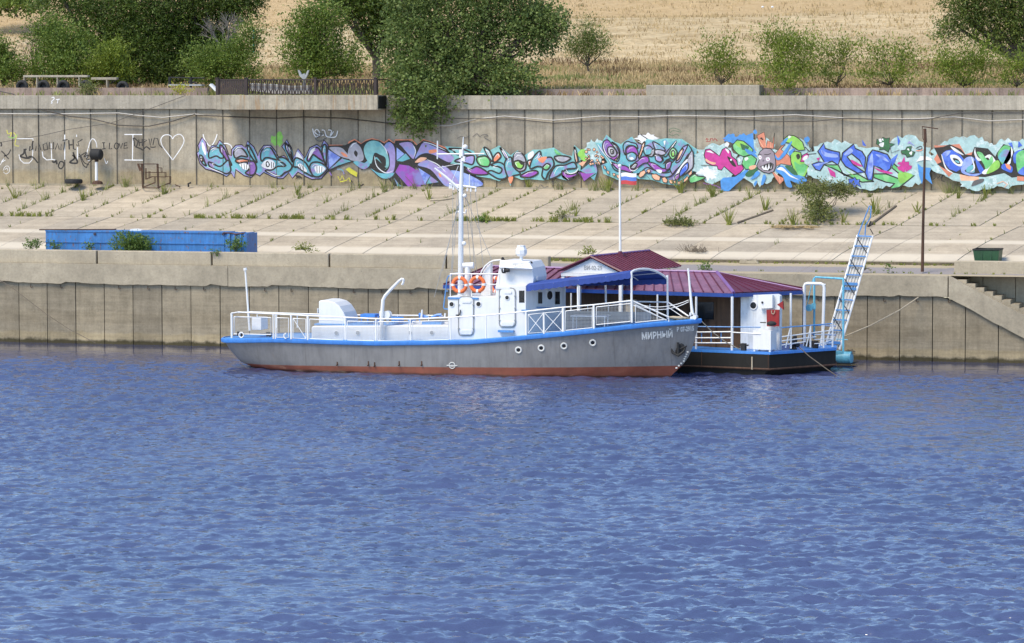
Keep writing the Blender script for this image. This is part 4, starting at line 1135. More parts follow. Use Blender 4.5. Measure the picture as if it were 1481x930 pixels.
# ---- superstructure: outlines on upright planes, given real depth
def pl(pts,y): return [W(a,b,y) for a,b in pts]
YT=-12.85; YF=-10.2
tk=MB().prism(pl([(450,493),(450,474),(452.5,471.3),(640,470.5),(650,470.5),(650,491),(560,494.5)],YT),(0,YF-YT,0)).build('aft_trunk',M['white'],boat,bevel=.05)
tt=W(460,469.5,YT)[2]
MB().box((W(453,470,YT)[0],YT+.15,tt-.03),(W(646,470,YT)[0],YF-.15,tt+.03)).build('trunk_top',M['blue2'],boat)
def porth(px,py,y,r,parent,mat='glass',rim='white',ry=1):
    P=W(px,py,y); f=MB().torus(P+np.array([0,-.012,0]),(0,1,0),r*1.1,r*.2,16,6).build('porthole',M[rim],parent,smooth=True); MB().lathe(P+np.array([0,-.016,0]),(0,-1,0),[(0,r),(.01,r),(.011,0)],14).build('glass',M[mat],f); return f
for px,py in((486.5,481.6),(517.6,481.4),(593.4,481.3),(624.6,481.3)): porth(px,py,YT,.085,boat,'grey')
# quarter-round hood
hp=[(461,472),(461,436),(463,434.6),(474,434.8),(484,437.5),(491,443),(497,452),(500.5,461),(501.5,472)]
MB().prism(pl(hp,-12.4),(0,1.7,0)).build('engine_hood',M['white'],boat,bevel=.03)
MB().box(W(459.5,446,-12.42),W(461,452,-12.2)).build('hood_latch',M['white'],boat)
# davit
dv=MB(); y=-13.05; dv.tube([W(551.6,494,y),W(552,460,y),W(554,434,y),W(557,428,y),W(563,421,y),W(577,406.5,y),W(581,403.5,y),W(584,404,y)],[.10,.09,.08,.075,.07,.06,.055,.05],8); dv.tube([W(584,404,y),W(583.3,408,y),W(581.5,412,y)],.05,6); dv.box(W(548.5,457,-13.1),W(556,450,-12.95))
dv.build('davit',M['white'],boat,smooth=True)
wn_=MB(); P=W(560,455,-12.9); wn_.lathe(P+np.array([0,-.12,0]),(0,1,0),[(0,.17),(.05,.17),(.06,.11),(.25,.11),(.26,.17),(.3,.17)],14); wn_.box(P+np.array([-.05,0,-.4]),P+np.array([.05,.1,0])); wn_.build('winch',M['white'],boat,smooth=True)
# blue gear on the aft trunk
g=MB(); ya=-12.3
g.box(W(521,454.5,ya),W(549,457.5,ya+.7))
for x in(523,532,547): g.tube([W(x,457,ya+.05),W(x,467,ya+.05)],.025,5)
g.build('folding_table',M['blue'],boat)
g=MB(); g.box(W(566,462,ya),W(584,466,ya+.9)); g.box(W(566,462,ya+.9),W(584,458,ya+.95)); g.box(W(590,462,ya),W(602,466,ya+.9)); g.box(W(610,465.5,ya),W(643,469,ya+.5)); g.build('deck_benches',M['blue2'],boat)
g=MB(); g.tube([W(606,454,ya),W(612,457,ya),W(619,458.5,ya)],.07,6); g.tube([W(624,458.5,ya),W(632,455.5,ya),W(638.5,455,ya)],.06,6); g.tube([W(607,453.5,ya),W(607,466,ya)],.03,5); g.tube([W(635,458.5,ya),W(646,459.5,ya)],.03,5); g.build('folded_derrick',M['blue'],boat,smooth=True)
g=MB(); g.tube([W(609.5,461,ya-.1),W(610.6,448,ya-.1)],[.05,.035],6); g.tube([W(643,460,ya-.1),W(644,453,ya-.1)],.04,6); g.build('hand_levers',M['white'],boat,smooth=True)
# main cabin and wheelhouse
cab=[(647.8,492.5),(647.8,429),(716.7,429),(716.7,413.5),(760.3,413),(760.3,486),(730,489),(690,492)]
cb_=MB().prism(pl(cab,YT),(0,YF-YT,0)).build('cabin',M['white'],boat,bevel=.02)
MB().prism(pl([(648.3,491.5),(636,492.5),(638,483),(640.5,478),(648.3,470)],YT+.02),(0,.08,0)).build('gusset',M['white'],boat)
# angled bow-side front of the wheelhouse
A1=W(760.5,400,YT+.003); B1=W(813,400,-10.65); z0=W(760,486,YT)[2]-.15; z1=W(760,413,YT)[2]-.04
xa,ya_=A1[0],A1[1]; xb2,yb2=B1[0],B1[1]
fr=MB().prism([(xa-.3,ya_,z0),(xa,ya_,z0),(xb2,yb2,z0),(xb2,YF,z0),(xa-.3,YF,z0)],(0,0,z1-z0)).build('wheelhouse_front',M['white'],boat)
fv=np.array([xb2-xa,yb2-ya_,0]); fl=np.linalg.norm(fv); fv/=fl; fn_=np.array([fv[1],-fv[0],0])
def onf(px,py): return onpl(px,py,(xa,ya_,0),fn_)
def fpanel(a,b,c,d,name,mat,off=.02,par=None):
    p=[onf(*q)+fn_*off for q in(a,b,c,d)]; return MB().prism(p,fn_*.012).build(name,mat,par or boat)
fpanel((778,439),(783.6,439),(783.6,422.5),(778,422.5),'window',M['glass']); fpanel((802.6,440),(809,440),(809,421.8),(802.6,421.8),'window',M['glass'])
P=onf(794.6,427)+fn_*.01; f=MB().torus(P,fn_,.22,.035,18,6).build('porthole',M['white'],boat,smooth=True); MB().lathe(P,fn_,[(0,.2),(.01,.2),(.011,0)],16).build('glass',M['glass'],f)
fpanel((775.5,445),(813,447),(813,445.5),(775.5,443.5),'trim',M['blue2'],.03)
def rrect(x0,y0,x1,y1,r,y):
    pts=[]
    for cx,cy,a0 in((x1-r,y0+r,-90),(x1-r,y1-r,0),(x0+r,y1-r,90),(x0+r,y0+r,180)):
        for k in range(4): a=R(a0+k*30); pts.append((cx+r*math.cos(a),cy+r*math.sin(a)))
    return pl(pts,y)
def door(x0,y0,x1,y1,ph=None,panels=()):
    d=MB().prism(rrect(x0,y0,x1,y1,5,YT-.045),(0,.06,0)).build('door',M['white'],boat,bevel=.012)
    fr_=MB(); P=rrect(x0-1,y0-1,x1+1,y1+1,5.5,YT-.02); fr_.tube(P+[P[0]],.022,5); fr_.build('frame',M['grey'],d)
    for a,b,c,e in panels: MB().prism(rrect(a,b,c,e,2.5,YT-.085),(0,.05,0)).build('panel',M['white'],d,bevel=.015)
    hn=MB()
    for yy in(y0+10,(y0+y1)/2,y1-10): hn.box(W(x1-1,yy,YT-.08),W(x1+1.6,yy+1.2,YT-.03)); hn.box(W(x0-2,yy,YT-.08),W(x0+1,yy+1.2,YT-.03))
    hn.build('hinges',M['grey'],d); return d
d=door(664,430,684,484.5,panels=[(666,477,682.5,484)]); hd=MB(); hd.tube([W(664.8,456,YT-.1),W(666,448,YT-.1)],.025,6); hd.box(W(659,455,YT-.08),W(664,456.5,YT-.02)); hd.build('handle',M['dark'],d)
MB().prism(rrect(668,434,681,438,1.5,YT-.075),(0,.03,0)).build('panel',M['white'],d)
d=door(723,417.5,744.5,472.5,panels=[(725,465,743,471.8)])
porth(733.5,430.4,YT-.05,.085,d); MB().prism(rrect(729,421,740,424.6,1.5,YT-.075),(0,.03,0)).build('panel',M['white'],d)
porth(653.3,440,YT,.1,boat); porth(692.2,439.7,YT,.1,boat)
MB().prism(pl([(750.6,437.7),(758.4,437.7),(758.4,420.3),(750.6,420.3)],YT-.01),(0,.03,0)).build('window',M['glass'],boat)
MB().box(W(720,477.6,YT-.25),W(744,480.5,YT)).build('step',M['blue2'],boat)
MB().box(W(754,448,YT-.1),W(767,449.5,YT)).build('grab_ledge',M['blue2'],boat)
# roof deck edge and flying bridge
MB().box(W(647.5,429.8,YT-.04),W(716,427.9,YF)).build('cabin_roof',M['blue2'],boat)
yb=-12.7
MB().prism(pl([(716.9,413.6),(720,397),(723.6,377.5),(764,379),(769.5,388),(772,402),(770.5,413.4)],yb),(0,2.2,0)).build('flying_bridge',M['white'],boat,bevel=.02)
P=[W(723.5,376,yb+.15),W(764.5,378,yb+.15),W(770.5,388.6,yb-.28),W(733,387,yb-.28),W(722,386.5,yb-.05)]
MB().prism(P,(0,.05,-.05)).build('windscreen_cowl',M['white'],boat)
def fn(u,v_,w): q0=W(741+ (757-741)*u/w,384.6-.3*u/w,yb-.20); return (q0[0],q0[1]-.03+v_*.6,q0[2]+v_)
text_mesh('cowl_lettering','ЯРЦД',.17,M['grey'],boat,fn,bold=.002)
MB().box(W(716.5,414.6,YT-.05),W(761,413,YF)).build('wheelhouse_roof',M['white'],boat)
# radar dome
P=W(753.9,363,-11.9); rd=MB(); rd.lathe(P+np.array([0,0,-.24]),(0,0,1),[(0,.06),(.02,.17),(.12,.25),(.28,.26),(.42,.19),(.48,.19),(.5,.0)],8); rd.lathe(P+np.array([0,0,-.62]),(0,0,1),[(0,.09),(.1,.08),(.4,.07)],8); rd.build('radar_dome',M['white'],boat)
sl_=MB(); P=W(731,391.5,yb-.25); sl_.lathe(P+np.array([-.14,0,0]),(1,-.15,.05),[(0,.10),(.03,.12),(.14,.12),(.16,.08),(.33,.07)],12); sl_.build('searchlight',M['dark'],boat,smooth=True)
P=W(728.6,391,yb-.3); MB().torus(P+np.array([-.02,-.02,0]),(-1,-.5,0),.07,.02,12,5).build('lamp_ring',M['white'],boat)
MB().box(W(771,396,-12.2),W(774,390,-11.9)).box(W(774,405,-12.3),W(779,399,-12.1)).build('signal_lamps',M['white'],boat)
nv_=MB(); 
for px,py in((727,374),(728.5,376.5),(768,380)): nv_.sphere(W(px,py,-12.3),.07,0,8,6)
nv_.build('navigation_lights',M['dark'],boat)
# funnel fin with curved pipe
fin=[(695.5,427.5),(697,400),(699,392),(704,385),(709.5,380.6),(709.5,427.5)]
MB().prism(pl(fin,-12.0),(0,.35,0)).build('funnel_fin',M['white'],boat,bevel=.015)
MB().tube([W(a,b,-12.1) for a,b in((694.5,398),(697.5,391),(702,384.5),(708,379.5),(714,376.8),(724,375.8))],.035,6).build('curved_pipe',M['white'],boat,smooth=True)
# ventilator cowl
vc=MB(); P=W(676.3,428,-12.3); Pt=W(676.3,386,-12.3); vc.tube([P,Pt],[.15,.12],10); Q0=W(669.7,384,-12.3); Q1=W(685,384,-12.3); vc.tube([Q0,Q1],[.12,.14],12); vc.build('ventilator_cowl',M['white'],boat,smooth=True)
# roof rail with lifebuoys
ry=-12.7; rr=MB()
for x in(651.2,682,722): rr.tube([W(x,429,ry),W(x,396,ry)],.025,5)
rr.tube([W(651,396.3,ry),W(722.5,396.3,ry)],.028,5); rr.tube([W(651,412,ry),W(720,411.2,ry)],.018,5)
rr.tube([W(651,396.3,ry),W(651,396.3,ry)+np.array([0,2,0])],.022,5)
rr.build('roof_rail',M['rail'],boat)
def lifebuoy(px,py,y,label,ax=(0,1,0)):
    P=W(px,py,y); t_=thing('lifebuoy',label,'lifebuoy',P,'orange lifebuoys on the cabin roof rail')
    MB().torus(P,ax,.30,.082,28,10).build('ring',M['orange'],t_,smooth=True); bd=MB(); ax=np.array(ax,float)
    for k in range(4):
        a=k*math.pi/2; bd.torus(P,ax,.30,.088,3,10,a0=a-.16,a1=a+.16)
    bd.build('bands',M['rail'],t_,smooth=True)
lifebuoy(664.8,412,ry-.1,'orange lifebuoy hung on the cabin roof rail beside the mast foot')
lifebuoy(690.6,411.2,ry-.1,'orange lifebuoy hung on the cabin roof rail between the ventilator and the white fin')
lifebuoy(717,412,-11.0,'orange lifebuoy half hidden behind the flying bridge',(.6,.8,0))
MB().tube([W(699,418,-11.6),W(701,424,-11.6),W(704,427,-11.6)],.1,8).build('orange_float',M['orange'],boat,smooth=True)
# blue ladder frame aft of the cabin
lf=MB(); ly=-12.4; lf.tube([W(653,398,ly),W(648.5,399.3,ly),W(646.3,404,ly),W(644.5,420,ly),W(641.5,444,ly),W(642.3,446.5,ly),W(648,447.2,ly)],.03,5); lf.tube([W(644,421,ly),W(648,421,ly)],.02,5); lf.build('ladder_frame',M['blue2'],boat,smooth=True)
# mast
my=-11.6; ms_=MB(); ms_.tube([W(666,429,my),W(666.3,396,my),W(667,275,my),W(668.5,222,my)],[.13,.12,.10,.06],10); ms_.tube([W(668.5,225,my),W(670.2,198,my)],[.04,.02],6)
mast=ms_.build('mast',M['white'],boat,smooth=True)
y_=MB(); y_.tube([W(631.5,223,my-.05),W(700.5,222.3,my+.1)],.035,6); y_.tube([W(632.6,230,my-.05),W(632.8,203.5,my-.05)],.03,6); y_.build('yard',M['white'],mast)
y_=MB(); y_.tube([W(628.4,243,my-.1),W(645,256,my-.05),W(663,272,my)],[.04,.06,.07],6); y_.tube([W(650,266,my),W(689,271.5,my)],.045,6); y_.tube([W(679,269.5,my),W(679,252,my)],.025,5)
for x,yq in((650.5,268),(656,270),(676,272),(681,272.5),(688,272.5),(653,268)): y_.tube([W(x,yq,my-.02),W(x,yq+4.5,my-.02)],[.03,.045],6)
y_.tube([W(667,278,my),W(655,268,my)],.03,5); y_.tube([W(663,240,my),W(654,262,my)],.014,4); y_.tube([W(632,243,my),W(668,236,my)],.012,4); y_.build('spreader',M['white'],mast)
y_=MB(); y_.tube([W(659,309,my),W(661,306,my),W(673,308,my),W(674.5,303,my)],.035,5); y_.sphere(W(672,283,my-.1),.09,0,8,6); y_.sphere(W(671,352,my-.1),.1,0,8,6); y_.sphere(W(673,212.5,my),.11,0,8,6); y_.box(W(667,233,my-.1),W(674,226,my+.1)); y_.box(W(664,228,my-.1),W(671,216,my+.1)); y_.build('mast_lamps',M['rail'],mast,smooth=True)
sty=MB()
for a,b,c,d in((666,280,640,392),(662,275,652,396),(664,278,651,429),(672,274,682,396),(674,276,690,396),(680,272,686,396),(687,273,700,396),(670,278,712,378),(668,280,628,430),(655,270,654,396)): sty.tube([W(a,b,my),W(c,d,my-(.9 if c<668 else -.4))],.010,4)
sty.build('stays',M['grey'],mast)
# deck rails: posts, handrail, mesh panels
def poly_rail(pts,y,r=.032,name='handrail',parent=None,mat='rail'):
    return MB().tube([W(a,b,y if not hasattr(y,'__len__') else y[i]) for i,(a,b) in enumerate(pts)],r,6).build(name,M[mat],parent or boat)
near=[(335,453,-12.2),(345,451.4,-12.9),(397,454,-13.35),(421,455.2,-13.4),(445,456.5,-13.4),(500,459,-13.4),(544,461,-13.4),(593,461.5,-13.4),(648,459.3,-13.4),(702.6,455.9,-13.4),(760.6,450.5,-13.4),(800,446,-13.35),(813.9,444.6,-13.3),(858,441,-13.1),(913.8,434.7,-12.8),(967,458.5,-12.3)]
MB().tube([W(a,b,c) for a,b,c in near[:-1]],.033,6).build('handrail',M['rail'],boat)
MB().tube([W(a,b,c) for a,b,c in near[-2:]]+[W(967.5,466,-12.25)],.035,6).tube([W(915,441,-12.8),W(964,463,-12.3)],.022,5).build('bow_rail',M['rail'],boat)
ps=[(335,453,488,-12.2,.05),(395,454,489,-13.35,.03),(398,454,489,-13.35,.03),(421,455.2,489.5,-13.4,.045),(445,456.5,491,-13.4,.05),(499.5,459,493.5,-13.4,.035),(543.6,461,494,-13.4,.035),(593.5,461.5,494,-13.4,.035),(651.5,459,491.5,-13.4,.03),(702.6,455.9,488.7,-13.4,.035),(760.8,450.5,484.5,-13.4,.045),(786.5,452,481.5,-13.38,.045),(814.5,444.6,478.5,-13.3,.06),(858.7,441,474,-13.1,.05)]
for x,a,b,y,r in ps: MB().tube([W(x,a,y),W(x+.4,b+1,y)],r,6).build('rail_post',M['rail'],boat)
def panel(x0,a0,b0,x1,a1,b1,y0,y1,cross=False,mesh=True,r=.022):
    q=[W(x0,a0,y0),W(x1,a1,y1),W(x1,b1,y1),W(x0,b0,y0)]; f=MB().tube(q+[q[0]],r,5)
    if cross=='x': f.tube([q[0],q[2]],.016,5); f.tube([q[1],q[3]],.016,5)
    if cross=='d': f.tube([q[0],q[2]],.016,5)
    o=f.build('rail_panel',M['rail'],boat)
    if mesh: MB().add(q,[(0,1,2,3)]).build('mesh_infill',M['mesh'],o)
panel(338.5,458,483,392,459.5,484,-12.3,-13.3); panel(400.5,459.5,488,417.5,460,488,-13.35,-13.38); panel(424,460.5,489,442.5,461.5,490,-13.4,-13.4,'d'); panel(448,461.5,490,496,463.5,492,-13.4,-13.4); panel(502.5,464.5,492,541,465.3,493,-13.4,-13.4); panel(546.5,465.5,493,591,465,493,-13.4,-13.4); panel(596.5,465,493,649,463.5,491,-13.4,-13.4)
panel(764,455,482,786,452.6,480.5,-13.4,-13.38,'x',False,.016); panel(787.5,452.6,480.5,813,450,478.8,-13.38,-13.3,'x',False,.016)
panel(818,450,478,856.5,445.5,474,-13.28,-13.1); panel(862.5,444,469.6,911.5,439,465,-13.08,-12.82)
panel(919,441,466.5,963,463,462,-12.78,-12.3,False,False); MB().add([W(919,441,-12.77),W(963,462.5,-12.3),W(963,462.6,-12.3),W(919,466,-12.77)],[(0,1,2,3)]).build('mesh_infill',M['mesh'],boat)
# far side rails, seen through the near ones
fr2=MB(); yf=-9.65
fr2.tube([W(345,452,-11.5),W(360,451,-10.2),W(440,454,-9.7),W(500,455.5,yf),W(640,456.5,yf)],.03,6)
for x in(372,400,430,470,515,575,620): fr2.tube([W(x,454.8,yf),W(x,474,yf)],.025,5)
fr2.tube([W(830,443,-9.8),W(912,436,-10.1),W(966,437,-10.5),W(996,457.5,-11.2)],.035,6); fr2.tube([W(966,444,-10.5),W(990,460,-11.2)],.02,5)
for x in(850,880,912,940): fr2.tube([W(x,440,-10),W(x,466,-10)],.025,5)
fr2.build('far_handrail',M['rail'],boat)
# stern box, flagstaff, bollards
MB().box(W(364,477,-12.3),W(387.5,458,-11.4)).build('stern_locker',M['white'],boat,bevel=.02)
MB().tube([W(361,478,-11.6),W(354.6,389,-11.6)],[.05,.035],6).tube([W(355,391,-11.6),W(354.3,387.5,-11.6)],.08,6).build('stern_flagstaff',M['rail'],boat,smooth=True)
bl=MB()
for x,y,z in((345,-12.4,485),(350,-12.6,486),(387,-13,485.5),(391,-13.1,486)): q=W(x,z+1,y); bl.tube([q,q+np.array([0,0,.2])],[.06,.075],8)
bl.build('bollards',M['dark'],boat)
mrg=MB(); mrg.torus(W(414,486,-13.45),(0,1,0),.11,.03,12,5,a0=-math.pi/2,a1=math.pi/2); mrg.torus(W(349,484.5,-12.9),(0,1,0),.11,.03,12,5); mrg.build('fairleads',M['rail'],boat)
# bow mast, windlass, rope coil
MB().tube([W(1001.5,455,-11.4),W(1000,440,-11.4),W(995.2,388,-11.4)],[.075,.06,.04],8).build('bow_mast',M['rail'],boat,smooth=True)
wd=MB(); wd.box(W(998,463,-11.7),W(1008,457,-11.2)); wd.box(W(997,457,-11.6),W(1001,451.5,-11.3)); wd.box(W(1003,458,-11.6),W(1006,452.5,-11.3)); wd.lathe(W(1004,459,-11.75),(0,1,0),[(0,.1),(.05,.1),(.06,.07),(.5,.07)],10); wd.build('windlass',M['white'],boat)
rc=MB()
for k in range(5): rc.torus(W(977+k*3.4,460.5-.5*(k%2),-11.6+.1*k),(.1,.2,1),.28-.02*k,.045,16,5)
rc.build('rope_coil',M['rope'],boat,smooth=True)
# blue awning on hoops
AW=[(761,411.5,417.0,-13.2),(800,407.0,413.6,-13.2),(836,402.2,411.0,-13.15),(876,397.8,407.4,-13.0),(912.6,392.4,402.4,-12.85)]
def arch(i,px,top,bot,y):
    Pn=W(px,bot,y); yfz=-9.9-.15*i; n=13; out=[]
    zt_=W(px,top,y)[2]
    for k in range(n):
        u=k/(n-1); rise=math.sin(math.pi*u)**.8*(.10+.04*i)
        out.append((Pn[0]+u*(.05+.25*i),y+(yfz-y)*u,zt_+rise-.02-.10*i*u))
    out[0]=(out[0][0],y,zt_-.05); return out,Pn
AR=[arch(i,*a) for i,a in enumerate(AW)]
# finer stations
st_=[]
for i in range(len(AR)-1):
    for k in range(4):
        u=k/4; st_.append([tuple(a+(b-a)*u for a,b in zip(p,q)) for p,q in zip(AR[i][0],AR[i+1][0])])
st_.append(AR[-1][0])
# nose: the forward hoop bends over
last=st_[-1]; nose=[(x+(.25+1.05*math.sin(math.pi*k/12)**1 if False else x*0+.02)+0,y,z) for k,(x,y,z) in enumerate(last)]
mb=MB(); ns=len(st_); nn_=13
mb.add([p for s in st_ for p in s],[(i*nn_+j,(i+1)*nn_+j,(i+1)*nn_+j+1,i*nn_+j+1) for i in range(ns-1) for j in range(nn_-1)])
M['awning']=paint('blue_canvas',(.020,.055,.27),.75,.18)
aw=mb.build('awning',M['awning'],boat,smooth=True); sd_=aw.modifiers.new('s','SOLIDIFY'); sd_.thickness=.02
# scalloped valance both sides
for j,nm in((0,'valance'),(12,'valance')):
    v_=MB(); A=[s[j] for s in st_]; N_=96; up=[];lo=[]
    for i in range(N_+1):
        u=i/N_*(ns-1); a=int(min(u,ns-2)); f_=u-a; q=[A[a][c]+(A[a+1][c]-A[a][c])*f_ for c in range(3)]
        dep=.22+.035*abs(math.sin(i*math.pi/6))
        up.append(tuple(q)); lo.append((q[0],q[1]-(.03 if j==0 else -.03),q[2]-dep))
    v_.add(up+lo,[(i,i+1,N_+2+i,N_+1+i) for i in range(N_)]); v_.build(nm,M['awning'],aw)
hp_=MB()
for a in(4,8,12,16): hp_.tube([(p[0],p[1],p[2]-.035) for p in st_[a]],.022,5)
for j in(3,6,9): hp_.tube([(s[j][0],s[j][1],s[j][2]-.035) for s in st_],.016,4)
hp_.build('awning_hoops',M['rail'],boat)
for px,top,bot,y in((836,411,445,-13.1),(913.6,393,466.5,-12.83),(965.5,398,462,-10.5),(876,405,440,-10.0)):
    MB().tube([W(px-.3,top,y),W(px+.3,bot,y)],.045,6).build('awning_post',M['rail'],boat)
MB().tube([(p[0],p[1],p[2]+.01) for p in st_[-1]],.035,6).build('front_hoop',M['rail'],boat,smooth=True)
# seats and table under the awning
sb=MB(); x0=W(800,470,-11)[0]
dz_=1.85
sb.box((x0,-10.6,dz_),(x0+4.2,-10.2,dz_+.45)); sb.box((x0,-10.25,dz_+.45),(x0+4.2,-10.18,dz_+.85)); sb.build('bench',M['grey'],boat)
tb=MB(); tb.box((x0+1,-11.9,dz_+.72),(x0+2.6,-11.1,dz_+.76)); 
for a in(.1,1.5): 
    for b_ in(.1,.7): tb.tube([(x0+1+a,-11.9+b_,dz_-.1),(x0+1+a,-11.9+b_,dz_+.72)],.025,5)
tb.build('table',M['rail'],boat)

for k,(za,zb) in enumerate(((437,438),(438,440.5))):
    a=W(914,za,-12.8);b=W(996,zb-4,-11.4); P=[a+(b-a)*i/10+np.array([0,0,-.5*(1+k*.25)*4*(i/10)*(1-i/10)*.5]) for i in range(11)]
    MB().tube(P,.016,4).build('bow_line',M['rail'],boat)
# ================================================================ floating landing stage
PH=R(12); lv=np.array([math.cos(PH),-math.sin(PH),0]); ev=np.array([math.sin(PH),math.cos(PH),0]); PA=np.array([14.27,-9.9,0])
def PN(px,py,w): return onpl(px,py,PA+ev*w,ev)
def U(u,w,z): return PA+lv*u+ev*w+np.array([0,0,z])
pon=thing('landing_stage','black hulled floating landing stage with maroon metal roofs behind the boat','pontoon',U(-8,3,0))
DZ=1.05
B=WZ(1208.7,502.8,DZ); B2=np.array([B[0]-.25,-5.2,0])
deck=[U(-17.3,0,0),U(0,0,0),np.array([B[0],B[1],0]),B2,U(.9,5.2,0),U(-17.3,5.2,0)]
def offs(P,d):     # shrink towards the middle
    c=U(-8,2.6,0); return [p+(c-p)/np.linalg.norm(c-p)*d for p in P]
def ring(mb,P,z0,z1,m=0,d0=0,d1=0):
    a=[p+np.array([0,0,z0]) for p in offs(P,d0)]; b=[p+np.array([0,0,z1]) for p in offs(P,d1)]; n=len(P)
    mb.add(a+b,[(i,(i+1)%n,n+(i+1)%n,n+i) for i in range(n)],m)
mb=MB(); ring(mb,deck,.28,DZ-.12); ring(mb,deck,-.6,.28,0,.9,.08); a=[p+np.array([0,0,DZ-.12]) for p in deck]; mb.add(a,[tuple(range(6))])
mb.build('hull',M['black'],pon)
mb=MB(); n=6; P=deck+[deck[0]]
for a,b in zip(P[:-1],P[1:]): mb.tube([a+np.array([0,0,.3]),b+np.array([0,0,.3])],.05,6)
mb.build('rubbing_strake',M['rust'],pon)
mb=MB(); mb.prism([p+np.array([0,0,DZ-.115]) for p in offs(deck,-.04)],(0,0,.11)); mb.build('deck',M['blue'],pon)
mb=MB()
for u in (-.05,-3.2,-6.6,-10): mb.obox(U(u,-.015,.62),lv*.01,ev*.012,np.array([0,0,.33]))
mb.build('weld_seams',M['rust'],pon)
q=PN(1088,516,0); MB().tube([q+np.array([0,-.03,.0]),q+np.array([0,-.03,-.55])],.035,6).build('drain_stain',M['rope'],pon)
# roofs with standing seams
M['roof']=paint('maroon_sheet_metal',(.22,.095,.15),.42,.28); M['ridge']=paint('purple_ridge_metal',(.20,.10,.28),.4,.1)
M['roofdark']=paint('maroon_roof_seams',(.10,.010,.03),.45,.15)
def seamroof(mb,ms,a,b,c,d,n,w=.055,h=.05):        # a,b eave; d,c ridge
    a,b,c,d=map(np.array,(a,b,c,d)); mb.add([a,b,c,d],[(0,1,2,3)]); nn=np.cross(b-a,d-a); nn/=np.linalg.norm(nn); nn*=(1 if nn[2]>0 else -1); al=(b-a)/np.linalg.norm(b-a)
    for i in range(n+1):
        u=i/n; p=a+(b-a)*u; q_=d+(c-d)*u; m_=(p+q_)/2+nn*h/2; ms.obox(m_,al*w/2,(q_-p)/2,nn*h/2)
ez=PN(1061,424,.3)[2]; Er=PN(1061,424,.3); El=PN(642,414,.3); El=np.array([El[0],El[1],ez]); Rr=PN(1037,394.4,3.0); Rl=PN(705,392.3,3.0); rz=Rr[2]; Rl[2]=rz
Bn=WZ(1160,419.8,ez); Bf=np.array([Bn[0]-.3,Bn[1]+1.6,ez]); Fl=U(-15.9,5.5,ez); Fr_=U(-1.2,5.5,ez)
mb=MB(); ms=MB()
seamroof(mb,ms,El,Er,Rr,Rl,30); seamroof(mb,ms,Fr_,Fl,Rl,Rr,12)
seamroof(mb,ms,Er,Bn,Rr+np.array([.02,.01,0]),Rr,7); seamroof(mb,ms,Bn,Bf,Rr,Rr,2); seamroof(mb,ms,Bf,Fr_,Rr,Rr,3); seamroof(mb,ms,Fl,El,Rl,Rl,6)
rf=mb.build('main_roof',M['roof'],pon,fix=False); s_=rf.modifiers.new('s','SOLIDIFY'); s_.thickness=.03
ms.build('roof_seams',M['roofdark'],rf)
# the panels on the right hip are darker corrugated sheet
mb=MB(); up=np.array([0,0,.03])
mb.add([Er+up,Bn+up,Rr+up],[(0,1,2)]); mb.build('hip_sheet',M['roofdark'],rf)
mb=MB(); mb.tube([Rl+up,Rr+up],.06,6); mb.tube([Rr+up,Er+up],.075,6); mb.tube([Rr+up,Bn+up],.04,6); mb.build('ridge_caps',M['ridge'],rf)
mb=MB(); dz=np.array([0,0,-.02])
E4=[El,Er,Bn,Bf,Fr_,Fl,El]
for i,(a,b) in enumerate(zip(E4[:-1],E4[1:])):
    mb.add([a+dz,b+dz,b+dz+np.array([0,0,-.16]),a+dz+np.array([0,0,-.16])],[(0,1,2,3)])
fa=mb.build('fascia',M['navy'],pon); s_=fa.modifiers.new('s','SOLIDIFY'); s_.thickness=.05
MB().prism([p+np.array([0,0,-.15]) for p in offs(E4[:-1],.06)],(0,0,.02)).build('soffit',M['wood'],pon)
# cross gable above the entrance
g0=PN(856,371,-.1); gl=PN(808.8,391.5,-.1); gr=PN(903,393.5,-.1); gz=min(gl[2],gr[2]); gl[2]=gz; gr[2]=gz
bk=ev*6.0
mb=MB(); ms=MB(); o1=-ev*.12
seamroof(mb,ms,gr+o1,gr+bk,g0+bk,g0+o1,18); seamroof(mb,ms,gl+bk,gl+o1,g0+o1,g0+bk,12)
gfr=mb.build('gable_roof',M['roof'],pon,fix=False); s_=gfr.modifiers.new('s','SOLIDIFY'); s_.thickness=.03
ms.build('roof_seams',M['roofdark'],gfr)
mb=MB(); mb.tube([g0+o1+up,g0+bk+up],.05,6); mb.build('ridge_cap',M['ridge'],gfr)
mb=MB(); mb.tube([gl+o1,g0+o1],.06,6); mb.tube([g0+o1,gr+o1],.06,6); mb.build('barge_boards',M['roofdark'],gfr)
sh=np.array([0,0,-.08]); gw=thing_=MB().prism([gl+sh+lv*.12,g0+sh,gr+sh-lv*.12],ev*.1).build('gable_wall',M['white'],pon)
MB().prism([gl+sh+lv*.12+bk,g0+sh+bk,gr+sh-lv*.12+bk],-ev*.1).build('gable_wall',M['white'],pon)
ct=PN(844.2,390.2,-.115); cr=PN(870.5,390.4,-.115)
def fn(u,v_,w):
    q_=ct+(cr-ct)*u/w; return (q_[0],q_[1],q_[2]+v_)
text_mesh('lettering','ВИ-02-29',.26,M['grey'],gw,fn,bold=.003)
mb=MB(); b0=gl+np.array([0,0,-.02])
mb.obox((gl+gr)/2+np.array([0,0,-.16]),(gr-gl)/2*.93,ev*.05,np.array([0,0,.07])); mb.build('lintel',M['white'],pon)
for k,u in enumerate((.06,.30,.94)):
    q_=gl+(gr-gl)*u+ev*.05; MB().obox(np.array([q_[0],q_[1],(gz-.2+DZ)/2]),lv*.07,ev*.07,np.array([0,0,(gz-.2-DZ)/2])).build('gable_post',M['white'],pon)
MB().obox(U(-8.45,.9,(gz+3.2)/2),lv*1.25,ev*.05,np.array([0,0,.35])).build('window_band',M['grey'],pon)
